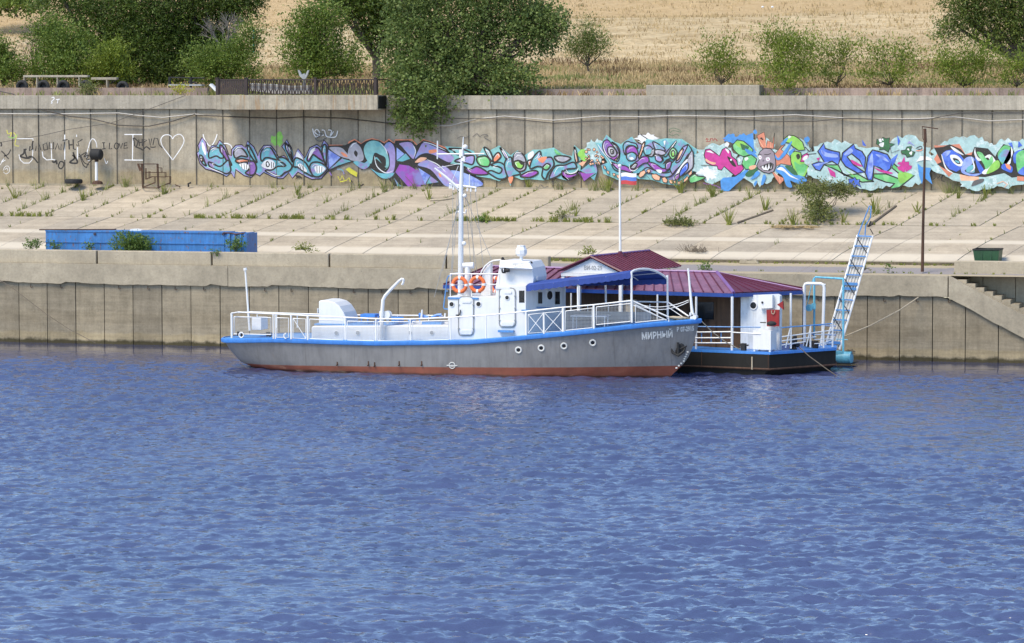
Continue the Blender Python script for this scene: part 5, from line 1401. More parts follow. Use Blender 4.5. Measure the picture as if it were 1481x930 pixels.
# cabins under the roof
MB().obox(U(-9.2,3.6,2.15),lv*6.0,ev*1.9,np.array([0,0,1.1])).build('wooden_cabin',M['wood'],pon)
wn=MB()
for u in(-13.5,-11.4,-5.4,-4.2): MB().obox(U(u,1.66,2.4),lv*.35,ev*.03,np.array([0,0,.4])).build('window',M['glass'],pon)
# pale boards near the boat's bow
MB().obox(U(-6.9,.6,2.1),lv*.25,ev*.03,np.array([0,0,1.0])).build('notice_board',M['rope'],pon)
wp=MB(); wa=PN(1026,430,1.5); wb=PN(1071,430,1.5); 
MB().prism([np.array([wa[0],wa[1],DZ]),np.array([wb[0],wb[1],DZ]),np.array([wb[0],wb[1],3.3]),np.array([wa[0],wa[1],3.3])],ev*.1).build('plank_wall',M['wood'],pon)
for px0,px1,py0,py1 in((1008,1032,437,462),): 
    q=[PN(a,b,1.46) for a,b in((px0,py1),(px1,py1),(px1,py0),(px0,py0))]; MB().prism(q,ev*.03).build('window',M['glass'],pon)
MB().prism([PN(a,b,1.44) for a,b in((1033,503),(1035,503),(1035,433),(1033,433))],ev*.05).build('door_jamb',M['wood'],pon)
M['white_c']=paint('cabin_white',(.74,.77,.80),.45,.2,.2)
w0=PN(1071,507,1.2);w1=PN(1127.5,507,1.2)
wc=MB().prism([np.array([w0[0],w0[1],DZ]),np.array([w1[0],w1[1],DZ]),np.array([w1[0],w1[1],3.42]),np.array([w0[0],w0[1],3.42])],ev*.25).build('white_cabin',M['white_c'],pon)
MB().prism([np.array([*(np.array([w0[0],w0[1]])+ev[:2]*.25),DZ]),np.array([*(np.array([w1[0],w1[1]])+ev[:2]*.25-lv[:2]*.02),DZ]),np.array([*(np.array([w1[0],w1[1]])+ev[:2]*2.3-lv[:2]*1.15),DZ]),np.array([*(np.array([w0[0],w0[1]])+ev[:2]*2.3),DZ])],(0,0,3.42-DZ)).build('cabin_back',M['white_c'],pon)
P=PN(1089.6,441.8,1.18); f=MB().torus(P,ev,.17,.03,16,5).build('porthole',M['white'],pon,smooth=True); MB().lathe(P,-ev,[(0,.16),(.01,.16),(.011,0)],14).build('glass',M['glass'],f)
MB().prism([PN(a,b,1.0) for a,b in((1098.5,446.5),(1117,445.5),(1117,427),(1098.5,428))],ev*.2).build('meter_box',M['white'],pon)
MB().sphere(PN(1102.5,437.5,.98),.05,0,8,6).build('box_lock',M['dark'],pon)
MB().prism([PN(a,b,.95) for a,b in((1109,472),(1126.5,472),(1127,448),(1108.5,448))],ev*.06).build('fire_shield',M['red'],pon)
hk=MB(); hk.tube([PN(1116,449,.9),PN(1116,453,.9),PN(1118.5,454.5,.9),PN(1120.5,452,.9),PN(1120.5,449,.9)],.02,5); hk.build('hook',M['rope'],pon)
MB().prism([PN(a,b,.8) for a,b in((1123.8,440.5),(1132,435.5),(1133,448))],ev*.1).build('fire_cone',M['red'],pon)
lk=MB().obox(U(-.42,.45,1.55),lv*.42,ev*.32,np.array([0,0,.42])).build('locker',M['white'],pon)
lg=[]
for a in(-.36,.36): 
    for b in(-.26,.26): MB().obox(U(-.42+a,.45+b,1.1),lv*.04,ev*.04,np.array([0,0,.1])).build('leg',M['white'],lk)
eng=MB(); q=PN(1116,468,.5); eng.sphere(q,.22,0,10,7,(1,1,.5)); eng.box(q+np.array([-.5,-.05,.02]),q+np.array([-.25,.0,.06])); eng.build('tarpaulin_lump',M['dark'],pon,smooth=True)
# posts and rails
def ppost(px,w,top=430,r=.045,bot=None):
    a=PN(px,top,w); return MB().tube([np.array([a[0],a[1],DZ-.02]),a],r,8).build('roof_post',M['white'],pon)
for px in(1007,1059): ppost(px,.15,429,.06 if px>1050 else .05)
ppost(1143.8,2.2,424,.05); ppost(913,.15,424,.04); ppost(951,.15,426,.04); ppost(826,.15,424,.04)
def prail(ptsz,r,mat,name='rail'): MB().tube(ptsz,r,5).build(name,M[mat],pon)
for py0,py1 in((480.5,479.8),(488.7,488.5),(496,496)): prail([PN(1005,py0,.12),PN(1058,py1,.12)],.03,'rail')
prail([PN(1004,472.3,.12),PN(1100,473.3,.12)],.025,'blue2')
prail([PN(1058,480.5,.12),PN(1100,483,.12)],.025,'rail')
for px in(1014.7,1028.5,1043): MB().tube([PN(px,481,.2),PN(px,495,.2)],.025,5).build('baluster',M['blue2'],pon)
# rails round the right end
def EN(px,py): # plane through the right end edge
    n_=np.array([B[1]-PA[1],-(B[0]-PA[0]),0]); n_/=np.linalg.norm(n_); return onpl(px,py,PA+ev*.15-lv*.12,n_)
for a,b in(((1131,487),(1204,477.5)),((1131,493),(1180,487)),((1131,499),(1165,494))): prail([EN(*a),EN(*b)],.028,'rail')
prail([EN(1131,473.8),EN(1204,468)],.028,'blue2')
for px,y0,y1 in((1143.8,474,504),(1172,471,502.5),(1191,470,503),(1204,467,501.5)): MB().tube([EN(px,y0),EN(px,y1)],.045,6).build('rail_post',M['rail'],pon)
for a,b in(((1143,474),(1136,503)),((1172,475),(1166,501)),((1191,475),(1185,501)),((1204,490),(1191,497))): MB().tube([EN(*a),EN(*b)],.03,5).build('brace',M['rail'],pon)
for y_ in(484,491,497): prail([EN(1178,y_),EN(1204,y_-1)],.022,'rail')
for z in(1.9,1.5): prail([U(-.1,5,z),U(.9,5.0,z),B2+np.array([0,0,z])],.025,'blue2')
MB().obox(U(.5,3.5,1.2),lv*.25,ev*.2,np.array([0,0,.12])).build('bollard',M['dark'],pon)
for u,w in((-1.35,.3),(.9,3.0)): MB().obox(U(u,w,1.2),lv*.1,ev*.1,np.array([0,0,.16])).obox(U(u,w,1.28),lv*.22,ev*.05,np.array([0,0,.03])).build('mooring_bitt',M['dark'],pon)
ah=MB(); q=EN(1147,497)
for k in range(9): ah.sphere(q+np.array([random.uniform(-.2,.15),random.uniform(.2,.5),random.uniform(-.3,.35)]),random.uniform(.08,.14),0,7,5)
ah.build('rope_heap',M['dark'],pon,smooth=True)
# white hoop frame
fy=-6.0
hp=MB(); hp.tube([W(1163.5,500,fy),W(1163.2,414,fy),W(1164.5,411,fy),W(1168,410,fy),W(1187,410.3,fy),W(1190.5,412,fy),W(1192,416,fy),W(1189.5,500,fy)],.07,8); hp.tube([W(1191,413,fy),W(1194,411,fy)],.03,5); hp.build('gangway_hoop',M['white'],pon,smooth=True)
# blue derrick standing on the float
fl=thing('float','sky blue tank float carrying a thin blue derrick between the landing stage and the quay','float',W(1222,520,-3.0))
P0=W(1200,517,-3.1); P1=W(1232,517,-3.1)
fm=MB(); fm.lathe(P0,(1,-.1,0),[(0,.0),(.001,.30),(1.02,.30),(1.021,.28),(1.03,0)],18); fm.build('tank',M['sky_blue'],fl,smooth=True)
fb=MB(); fb.box(W(1198,526,-3.6),W(1241,522.5,-2.3)); fb.build('skirt',M['dark'],fl)
fb=MB(); fb.box(W(1203,512,-3.4),W(1222,507,-2.9)); fb.build('top_plate',M['sky_blue'],fl)
dr=MB(); y=-5.4; dr.tube([W(1219.5,508,y),W(1219.8,403,y)],.05,6); dr.build('tall_post',M['sky_blue'],fl)
MB().tube([W(1177.5,490,-4.4),W(1177.8,402,-4.4),W(1180,400.8,-4.4),W(1220,403.2,-5.4)],.05,6).build('derrick_arm',M['sky_blue'],fl,smooth=True)
pu=MB(); q=W(1171,445,-4.5); pu.lathe(q,(0,-1,0),[(0,.16),(.03,.16),(.04,.1),(.12,.1),(.13,.16),(.16,.16)],14); pu.box(q+np.array([.1,-.1,-.05]),q+np.array([.28,.0,.2])); pu.build('pulley',M['sky_blue'],fl)
MB().tube([W(1176,403,-4.4),W(1171,424,-4.4),W(1167.5,441,-4.4)],.022,5).tube([W(1209,490.5,y),W(1226,491.3,y)],.02,5).build('hoist_wire',M['sky_blue'],fl)
wd_=MB(); 
for k in range(26):
    q=W(1222+random.uniform(-5,10),508+random.uniform(-2,3),-3.2); a=random.uniform(0,6.28); d_=np.array([math.cos(a)*.3,math.sin(a)*.1,random.uniform(-.1,.2)]); wd_.tube([q,q+d_],.015,4)
wd_.build('rope_tangle',M['rope_dark'],fl)
# raised gangway
gw=thing('gangway','pale gangway with blue treads hoisted steeply beside the landing stage','gangway',W(1204,505,-4.8))
y0,y1=-5.0,-3.6
def G(px,py,t): return W(px,py,y0+(y1-y0)*t)
a0,a1=(1193,503),(1240.5,340); b0,b1=(1214,506),(1262,341)
for p_,q_ in((a0,a1),(b0,b1)): MB().tube([G(*p_,0),G(*q_,1)],.05,6).build('stringer',M['rail'],gw)
mb=MB()
for t_ in(.2,.4,.6,.8):
    pa=(a0[0]+(b0[0]-a0[0])*t_,a0[1]+(b0[1]-a0[1])*t_); pb=(a1[0]+(b1[0]-a1[0])*t_,a1[1]+(b1[1]-a1[1])*t_)
    mb.tube([G(*pa,0),G(*pb,1)],.014,4)
mb.build('slats',M['rail'],gw)
pk=MB(); pk.add([G(*a0,0)+np.array([0,.06,0]),G(*b0,0)+np.array([0,.06,0]),G(*b1,1)+np.array([0,.06,0]),G(*a1,1)+np.array([0,.06,0])],[(0,1,2,3)])
M['deckmesh']=paint('pale_planking',(.58,.54,.48),.8,.2); pk.build('planking',M['deckmesh'],gw)
for yy in(341,355.5,370,384,397,410,417,433,448,462,477,495):
    t_=(503-yy)/163.; L0=a0[0]+(a1[0]-a0[0])*t_; R0=b0[0]+(b1[0]-b0[0])*t_; wdt=.028 if yy not in(410,417,495) else .06
    p_,q_=G(L0,yy,t_)+np.array([0,-.05,0]),G(R0-1,yy+.8,t_)+np.array([0,-.05,0]); d_=(q_-p_); MB().obox((p_+q_)/2,d_/2,(0,.03,0),(0,0,wdt)).build('tread',M['blue2'],gw)
tr=MB()
for yy in(343,375,403,430,458):
    t_=(503-yy)/163.; L0=a0[0]+(a1[0]-a0[0])*t_; t2=t_-.14; R0=b0[0]+(b1[0]-b0[0])*t2
    MB().tube([G(L0,yy,t_)+np.array([0,-.12,0]),G(R0,503-163*t2,t2)+np.array([0,-.12,0])],.022,4).build('cross_brace',M['dark'],gw)
MB().tube([G(1241,340,1),G(1257.5,297.5,1),G(1260,298,1),G(1259,314,1),G(1252,326,1),G(1251,340,1)],.03,5).build('lifting_bail',M['blue2'],gw)
MB().tube([G(1256,328,1),G(1259.5,320,1)],.04,5).tube([G(1258.5,331,1),G(1263,339,1)],.02,4).build('shackle',M['dark'],gw)
# flag on a tall staff
fp=thing('flagpole','white flagpole rising from the maroon gable ridge with a white, blue and red flag','flagpole',PN(897,366.5,2.6))
q0=PN(897,368,2.6); q1=PN(896.3,240,2.6); MB().tube([q0,q1],[.06,.045],8).sphere(q1,.09,0,8,6).build('pole',M['rail'],fp,smooth=True)
MB().lathe(q0-np.array([0,0,.1]),(0,0,1),[(0,.28),(.12,.25),(.13,.12),(.25,.08)],8).build('pole_foot',M['roofdark'],fp)
flg=[('flag_white',(.80,.80,.80)),('flag_blue',(.09,.19,.55)),('flag_red',(.50,.06,.06))]; FM=[paint(a,b,.8,.06) for a,b in flg]
mb=MB(); nU=14
f0=PN(898.5,250,2.6); f1=PN(920.5,267,2.6); wX=(f1-f0)[0]; 
for j in range(3):
    for i in range(nU):
        vs=[]
        for a,b in((i,j),(i+1,j),(i+1,j+1),(i,j+1)):
            u=a/nU; wv=.05*math.sin(u*7)*u; vs.append(f0+lv*(u*wX)+ev*wv+np.array([0,0,-(f0[2]-f1[2])*b/3+.02*math.sin(u*6)]))
        mb.add(vs,[(0,1,2,3)],j)
mb.build('flag',FM,fp,smooth=True)
# mooring ropes
cable('mooring_rope','pale mooring rope rising from the gangway foot to the quay cap','rope',[(1150,505),(1180,499),(1214,489.5),(1260,470),(1300,449),(1328,430)],-5,.03,M['rope'],0,-.2)
cable('mooring_rope','thin dark rope slanting from the deck corner into the water','rope',[(1156,502),(1170,515),(1196,534),(1218,549)],-9.6,.022,M['rope_dark'])
cable('mooring_rope','short dark rope dropping into the water below the blue float','rope',[(1205,526),(1218,533),(1234,543)],-5.,.018,M['rope_dark'])
cable('mooring_rope','tan rope from the bow of the boat across to the deck of the landing stage','rope',[(1013,463),(1030,480),(1050,495),(1070,505.5)],-10.8,.022,M['rope'],0,-9.3)
cable('mooring_rope','thin tan rope slanting down the quay wall at the far left','rope',[(-40,385),(0,405),(20,418),(68,455),(100,476),(138,496)],-.3,.016,M['rope_dark'])
cable('wire','thin wire from the landing stage roof up across the slab slope to the wall','wire',[(1136,404),(1180,380),(1250,328),(1290,275)],-2,.008,M['rope'],0,12)
# ================================================================ small things along the quay and the wall
# blue steel trough behind the parapet
bt=thing('steel_container','long blue steel container lying behind the quay parapet on the left','container',(W(214,362,1.6)[0],1.6,3.95))
M['cont']=paint('container_blue',(.04,.19,.50),.5,.25,.7)
xa=W(66,350,1.5)[0]; xb=W(325,350,1.5)[0]; xc=W(357,350,1.5)[0]; zt_=W(200,334.5,1.5)[2]
MB().box((xa,1.5,3.95),(xb,3.0,zt_)).build('body',M['cont'],bt,bevel=.02)
mb=MB(); mb.box((xa,1.44,3.97),(xb,1.5,4.05)); mb.box((xa,1.45,4.42),(xb,1.5,4.5)); mb.box((xa,1.455,4.86),(xb,1.5,4.90)); mb.box((xa,1.46,zt_-.06),(xb,1.5,zt_)); mb.build('side_ribs',M['cont'],bt)
mb=MB()
for i in range(8):
    x=xb+(xc-xb)*i/8; mb.box((x,1.47 if i%2 else 1.53,3.95),(x+(xc-xb)/8,3.0,zt_-.03-.02*(i%3)))
mb.build('corrugated_end',M['cont'],bt); 
mb=MB(); mb.tube([(xb-.05,1.48,zt_-.02),(xb+.4,1.48,zt_-.05),(xb+.6,1.47,zt_-.09),(xc-.1,1.5,zt_-.03)],.035,5); mb.build('rusty_edge',M['rust'],bt)
tag(MB().tube([W(57,332.3,1.6),W(168,331.8,1.6)],.035,6).build('rusty_rod',M['rust']),'rusty iron rod laid along the top of the blue steel container','rod')
for px in (123,309):
    MB().torus(W(px+14,338.5,1.46),(0,1,0),.05,.02,10,5).build('lifting_eye',M['rust'],bt)
tag(MB().prism([W(a,b,2.2) for a,b in((187,334),(189,331.5),(196,331),(204,333),(203,335))],(0,.4,0)).build('plastic_bag',M['white']),'crumpled white bag lying on the blue steel container','bag')
# green skip
M['skip']=paint('bottle_green_paint',(.022,.085,.035),.5,.25,.3)
x0,x1=W(1409,370,3.1)[0],W(1447,370,3.1)[0]; z0=3.95; z1=W(1428,360.5,3.1)[2]
sk=thing('waste_skip','dark green open waste skip standing behind the right parapet','skip',((x0+x1)/2,3.1,3.95))
mb=MB(); P=[(x0+.16,2.7,z0),(x1-.1,2.7,z0),(x1-.1,3.9,z0),(x0+.16,3.9,z0)]; T_=[(x0,2.6,z1),(x1,2.6,z1),(x1,4.0,z1),(x0,4.0,z1)]
mb.add(P+T_,[(0,3,2,1),(0,1,5,4),(1,2,6,5),(2,3,7,6),(3,0,4,7)]); mb.build('bin',M['skip'],sk,fix=False)
mb=MB(); mb.tube([np.array(p) for p in T_+[T_[0]]],.035,6); mb.build('rim',M['dark'],sk)
mb=MB()
for u in(.3,.66): mb.box((x0+(x1-x0)*u,2.6,z0+.02),(x0+(x1-x0)*u+.06,2.68,z1-.05))
mb.build('ribs',M['skip'],sk)
# rusty pole
pl_=thing('utility_pole','tall thin rusty pole with a short crossarm at the road edge on the right','pole',W(1334,393,1.5))
MB().tube([W(1334,393,1.5),W(1335,330,1.5),W(1338.3,186,1.5)],[.075,.065,.05],8).build('shaft',M['rust'],pl_,smooth=True)
MB().tube([W(1333.5,183,1.5),W(1357,186.3,1.5)],.025,5).build('crossarm',M['rust'],pl_)
MB().tube([W(1333.8,183,1.5),W(1334.5,200,1.5),W(1337.5,206,1.5)],.015,4).tube([W(1337.5,186,1.5),W(1338.2,206,1.5)],.08,6).build('bracket',M['rust'],pl_)
# tyre post, tyre on the ground
tp=thing('tyre_post','black tyre drum on a pale rusty post at the foot of the upper wall','post',W(139.5,265,12.4))
MB().tube([W(139.6,264,12.4),W(139.4,232,12.4)],.08,8).build('post',M['rail'],tp,smooth=True)
P=W(139.5,223,12.4); mb=MB(); mb.lathe(P+np.array([-.31,0,0]),(1,-.05,-.02),[(0,.22),(.06,.29),(.3,.30),(.56,.29),(.62,.22),(.621,0.)],18); mb.build('drum',M['dark'],tp,smooth=True)
MB().lathe(P+np.array([0,0,-.42]),(0,0,1),[(0,.05),(.06,.14),(.12,.08)],8).build('bracket',M['rust'],tp)
mb=MB(); mb.lathe(W(141,266,12.3)-np.array([0,0,.02]),(0,0,1),[(0,.30),(.14,.26),(.2,.1)],9); mb.build('foot',M['rust'],tp)
ty=W(106.5,265,12.3); mb=MB(); mb.lathe(ty+np.array([0,0,-.02]),(0,0,1),[(0,.40),(.03,.46),(.12,.48),(.21,.46),(.24,.40),(.241,.24),(.12,.22)],24); tag(mb.build('tyre',M['dark'],smooth=True),'black tyre lying flat beside the pale post at the foot of the upper wall','tyre')
# rusty stair frame
sf=thing('stair_frame','rusty openwork steel stair frame standing against the upper wall','stair frame',W(225,272,12.2))
def z5(x,y,d=12.2): return W(x/5.107,180+y/5.107,d)
mb=MB()
for y_,o_ in((12.6,0),(12.0,8)):
    mb.tube([z5(1015+o_,292,y_),z5(1158+o_,292,y_),z5(1164+o_,320,y_),z5(1188+o_,320,y_),z5(1190+o_,352,y_),z5(1218+o_,354,y_),z5(1220+o_,385,y_),z5(1254+o_,385,y_),z5(1254+o_,430,y_),z5(1166+o_,466,y_)],.022,5)
    mb.tube([z5(1045+o_,295,y_),z5(1052+o_,466,y_),z5(1166+o_,468,y_),z5(1160+o_,292,y_)],.03,5)
    mb.tube([z5(1072+o_,322,y_),z5(1074+o_,405,y_)],.02,4); mb.tube([z5(1100+o_,345,y_),z5(1100+o_,392,y_)],.02,4)
    mb.tube([z5(1072+o_,354,y_),z5(1190+o_,354,y_)],.02,4); mb.tube([z5(1074+o_,405,y_),z5(1120+o_,385,y_),z5(1220+o_,388,y_)],.02,4); mb.tube([z5(1140+o_,385,y_),z5(1140+o_,430,y_),z5(1060+o_,460,y_)],.02,4)
mb.build('side_frames',M['rust'],sf); mb=MB()
for x,y in((1158,292),(1045,295),(1190,352),(1220,385),(1254,385),(1052,466),(1166,466)): mb.tube([z5(x,y,12.6),z5(x+8,y,12.0)],.022,4)
mb.build('cross_bars',M['rust'],sf)
MB().prism([z5(x,y,12.05) for x,y in((1012,296),(1025,290),(1048,340),(1030,345))],(0,.03,0)).build('hanging_plate',M['rust'],sf)
tag(MB().tube([z5(1392,462,12.6),z5(1390,438,12.6),z5(1410,430,12.6)],.05,5).build("iron_stub",M["dark"]),"small black bent iron stub at the wall foot right of the stair frame","stub")
tag(MB().tube([z5(1295,445,12.6),z5(1330,460,12.5)],.03,5).build('iron_bar',M['rust']),'short rusty bar lying by the upper wall next to the stair frame','bar')
# white barrier with half-buried tyres on the terrace
br=thing('beam_barrier','long white painted concrete beam barrier on the terrace at the upper left','barrier',W(100,126,17))
yB=17.
MB().box(W(33.5,112,yB),W(130,108.8,yB+.3)).build('beam',M['upcap'],br,bevel=.02)
for px in(36,54.5,84,115.5): MB().box(W(px-2,127,yB+.01),W(px+2,111.8,yB+.28)).build('post',M['upcap'],br)
br2=thing('beam_barrier','shorter white beam barrier just right of the long one on the terrace','barrier',W(152,126,17.4))
MB().box(W(131.5,115.6,yB+.5),W(171.5,112,yB+.8)).build('beam',M['upcap'],br2,bevel=.02); MB().box(W(153.5,127,yB+.51),W(158,115.4,yB+.78)).build('post',M['upcap'],br2)
tl=['leftmost of the five dark tyres half buried under the white beam barriers','half buried dark tyre under the white barrier, second from the left','half buried dark tyre under the white barrier, third from the left','half buried dark tyre under the right end of the long white barrier','rightmost half buried dark tyre, past the short white barrier']
for (px,py),lb in zip(((32,125.5),(63,125.5),(91.5,125.5),(124,125.5),(177.5,127)),tl):
    q=W(px,py,16.2); o=MB().torus(q,(0,1,0),.27,.10,20,8).lathe(q+np.array([0,.05,0]),(0,1,0),[(0,.2),(.02,.2),(.021,0)],12).build('tyre',M['dark'],smooth=True); tag(o,lb,'tyre','tyres half buried along the terrace edge')
mf=thing('metal_bench','dark metal bench frame on the terrace left of the balcony','bench',W(268,127,17))
mb=MB()
for px in(245.5,276): mb.tube([W(px,127,17),W(px,111.5,17)],.07,6)
mb.build('uprights',M['dark'],mf); MB().tube([W(244,112,17),W(296,113,17)],.035,5).build('top_rail',M['dark'],mf); MB().box(W(243,124.2,16.8),W(296,121.8,17.3)).build('seat',M['grey'],mf); MB().tube([W(259,122,17.3),W(276,118,17.3),W(285,121,17.3)],.04,5).build('arm',M['dark'],mf)
tag(MB().prism([W(a,b,14.2) for a,b in((302,123),(304.5,121),(313,129),(313,132.5),(311,132))],(0,.3,0)).build('white_slab',M['white']),'small white slab leaning against the left end of the balcony railing','slab')
bn=thing('pale_bench','long pale grey bench with a rail on the balcony behind the brown railing','bench',W(410,135,14.2))
MB().prism([W(a,b,14.2) for a,b in((362,121),(392,122.5),(420,126),(447,125.5),(447,135.5),(398,135.5),(362,131))],(0,.5,0)).build('seat',M['path'],bn)
MB().tube([W(360,121.3,14.1),W(395,122.4,14.1),W(420,125,14.1),W(450,124.5,14.1)],.03,6).build('rail',M['grey'],bn)
vs_=thing('metal_sculpture','bent grey metal fin sculpture on a post behind the balcony railing','sculpture',W(441,135,15))
MB().prism([W(a,b,15) for a,b in((430.5,101),(433,102),(436,108),(440,106),(441.5,109),(444.5,102),(447,101.5),(444,110),(441,115),(439,115.5),(433,109.5))],(0,.12,0)).build('fins',M['grey'],vs_); MB().tube([W(440,114,15.06),W(440,136,15.06)],.06,6).build('stand',M['grey'],vs_)
mb=MB(); mb.tube([W(366.7,78,24),W(367,43,24)],.05,6); M['teal']=paint('teal_paint',(.06,.42,.30),.5,.2); tag(mb.build('pole',M['teal'],smooth=True),'thin teal pole standing in front of the dry hill at the upper left','pole')
for px,lb in((1103,'small pale stone on the hillside terrace line, left of its twin'),(1117,'small pale stone on the hillside terrace line, right of its twin')):
    y=82; tag(MB().sphere(W(px,10,y),.10,0,8,6,(1,.7,.7)).build('stone',M['white'],smooth=True),lb,'stone','pale stones on the hillside')
# litter on the slabs
def onslope(px,py):
    lo,hi=3.7,13.
    for _ in range(40):
        m_=(lo+hi)/2; P=W(px,py,m_)
        if P[2]>zc(m_): lo=m_
        else: hi=m_
    return W(px,py,lo)
def stick(pts,r,mat,name,label,cat): tag(MB().tube([onslope(a,b)+np.array([0,-.02,r*.8]) for a,b in pts],r,6).build(name,mat),label,cat)
stick([(1067,323),(1118,305)],.05,M['rope_dark'],'plank','brown plank lying on the slabs near the middle of the slope','plank')
stick([(1255,328.5),(1296,299)],.055,M['rope_dark'],'plank','weathered brown plank lying on the slabs above the hoisted gangway','plank')
stick([(622,291),(640,290),(656,287.5)],.06,M['rope'],'driftwood','pale driftwood stick on the slabs behind the boat mast','stick')
M['straw']=paint('dry_straw',(.42,.31,.16),.95,.3)
mb=MB(); c=onslope(1150,331)
for k in range(90):
    a=c+np.array([random.uniform(-.9,.9),random.uniform(-.25,.25),.05+random.uniform(0,.1)]); d_=np.array([random.uniform(-.5,.5),random.uniform(-.12,.12),random.uniform(-.03,.05)]); mb.tube([a-d_,a+d_],.012,3)
tag(mb.build('straw_heap',M['straw']),'flat heap of dry straw on the slabs below the big slope bush','straw')
mb=MB(); c=onslope(1005,365)
for k in range(90):
    a=c+np.array([random.gauss(0,.35),random.uniform(-.2,.2),.02]); d_=np.array([random.uniform(-.3,.3),random.uniform(-.1,.1),random.uniform(.05,.4)]); mb.tube([a,a+d_*.5,a+d_],.009,3)
tag(mb.build('dry_brush',M['rope_dark']),'tangle of dry brushwood at the foot of the slope right of the maroon gable','brushwood')
P=W(1083,374,3.5); mb=MB(); mb.prism([(P[0]-.45,3.4,4.18),(P[0]+.5,3.4,4.18),(P[0]+.35,3.4,4.34),(P[0]-.1,3.4,4.3),(P[0]-.4,3.4,4.38)],(0,.3,0)); tag(mb.build('broken_slab',M['cap']),'broken piece of slab lying at the foot of the slope above the maroon roof','rubble')
# ================================================================ plants
LM={'tree_d':leafmat('leaves_dark_green',(0.040,0.070,0.012),(0.114,0.165,0.024)),
'tree_m':leafmat('leaves_mid_green',(0.076,0.129,0.020),(0.186,0.248,0.041)),
'poplar':leafmat('leaves_grey_green',(0.068,0.114,0.026),(0.207,0.266,0.074),(0.368,0.380,0.147)),
'light':leafmat('leaves_yellow_green',(0.107,0.158,0.018),(0.214,0.262,0.032)),
'conifer':leafmat('leaves_deep_green',(0.069,0.111,0.024),(0.164,0.202,0.038)),
'bush':leafmat('leaves_bush_green',(0.061,0.120,0.022),(0.175,0.256,0.053)),
'olive':leafmat('leaves_olive',(0.105,0.136,0.038),(0.263,0.272,0.090)),
'weed':leafmat('weed_green',(0.112,0.150,0.024),(0.266,0.272,0.060)),
'dry':leafmat('dry_stems',(0.289,0.212,0.108),(0.551,0.412,0.216)),
'yellow':leafmat('yellow_leaves',(0.273,0.291,0.024),(0.441,0.426,0.048)),
'greywood':leafmat('bare_grey_twigs',(.13,.115,.10),(.24,.215,.19)),
'rustweed':leafmat('rusty_weed',(0.126,0.076,0.035),(0.198,0.123,0.060))}
def leaves(blobs,n,size,twig=.7,updir=.35,lperm=9,flat=.5,seed=1,asp=.5,hollow=.55):
    """blobs: (cx,cy,cz,rx,ry,rz). Leaves sit on short twigs that grow outward through each blob."""
    g=np.random.default_rng(seed); B=np.array(blobs,float); vol=(B[:,3]*B[:,5]); pr=vol/vol.sum()
    nt_=max(4,int(n/lperm)); bi=g.choice(len(B),nt_,p=pr); d=g.normal(size=(nt_,3)); d/=np.linalg.norm(d,axis=1)[:,None]
    rad=g.uniform(0,1,nt_)**hollow; c=B[bi,:3]+d*B[bi,3:6]*rad[:,None]
    out=d*np.array([1,1,.7])+np.array([0,0,updir])+g.normal(size=(nt_,3))*.35; out/=np.linalg.norm(out,axis=1)[:,None]
    tl_=twig*g.uniform(.5,1.2,nt_)
    t=g.uniform(-.2,1,(nt_,lperm)); p=c[:,None,:]+out[:,None,:]*(t*tl_[:,None])[:,:,None]; sp=twig*.22*(1.15-t*.7)
    p=p+g.normal(size=p.shape)*sp[:,:,None]*.6; p=p.reshape(-1,3); m=len(p); ax=np.repeat(out,lperm,0)+g.normal(size=(m,3))*.6; ax/=np.linalg.norm(ax,axis=1)[:,None]
    nr=g.normal(size=(m,3))*(1-flat)+np.array([0,-.25,1])*flat; s=np.cross(ax,nr); s/=np.linalg.norm(s,axis=1)[:,None]+1e-9
    sz=size*g.uniform(.6,1.25,m)[:,None]; a=ax*sz*.5; b=s*sz*.5*asp
    V=np.stack([p-a,p+b,p+a,p-b],1).reshape(-1,3); Q=np.arange(4*m).reshape(-1,4); return V,Q
def twigs(root,blobs,n,r,seed,mb):
    g=random.Random(seed)
    for k in range(n):
        b=blobs[k%len(blobs)]; e=np.array([b[0]+g.uniform(-.6,.6)*b[3],b[1]+g.uniform(-.5,.5)*b[4],b[2]+g.uniform(-.3,.7)*b[5]]); mid=(np.array(root)+e)/2+np.array([g.uniform(-.3,.3),g.uniform(-.2,.2),-.12*abs(e[2]-root[2])])
        mb.tube([root,mid,e],[r,r*.6,r*.18],5)
def plant(name,label,cat,base,blobs,n,size,mat,seed=1,trunk=.12,limbs=8,group=None,top=None,**k):
    t=thing(name,label,cat,base,group); V,Q=leaves(blobs,n,size,seed=seed,**k); o=fast_mesh('crown',V,Q,LM[mat],t)
    mb=MB(); B=np.array(blobs); c=(B[:,:3]*(B[:,3:4])).sum(0)/B[:,3].sum(); fork=np.array(base)+(c-np.array(base))*.35; fork=fork if top is None else np.array(top)
    mb.tube([base,(np.array(base)+fork)/2+np.array([.05,0,0]),fork],[trunk,trunk*.85,trunk*.7],7); twigs(fork,blobs,limbs,trunk*.6,seed,mb); mb.build('trunk',M['bark'],t,smooth=True); return t
def PB(px,py,y,rx,rz,ry=None):       # blob given by picture place, depth, and radii in picture units
    P=W(px,py,y); s=(np.linalg.norm(P-CAM))/F; return (P[0],P[1],P[2],rx*s,(ry if ry else max(rx,rz)*s*.8),rz*s)
def ground(px,y): P=W(px,130,y); return (P[0],y,zhill(P[0],y)-.05)
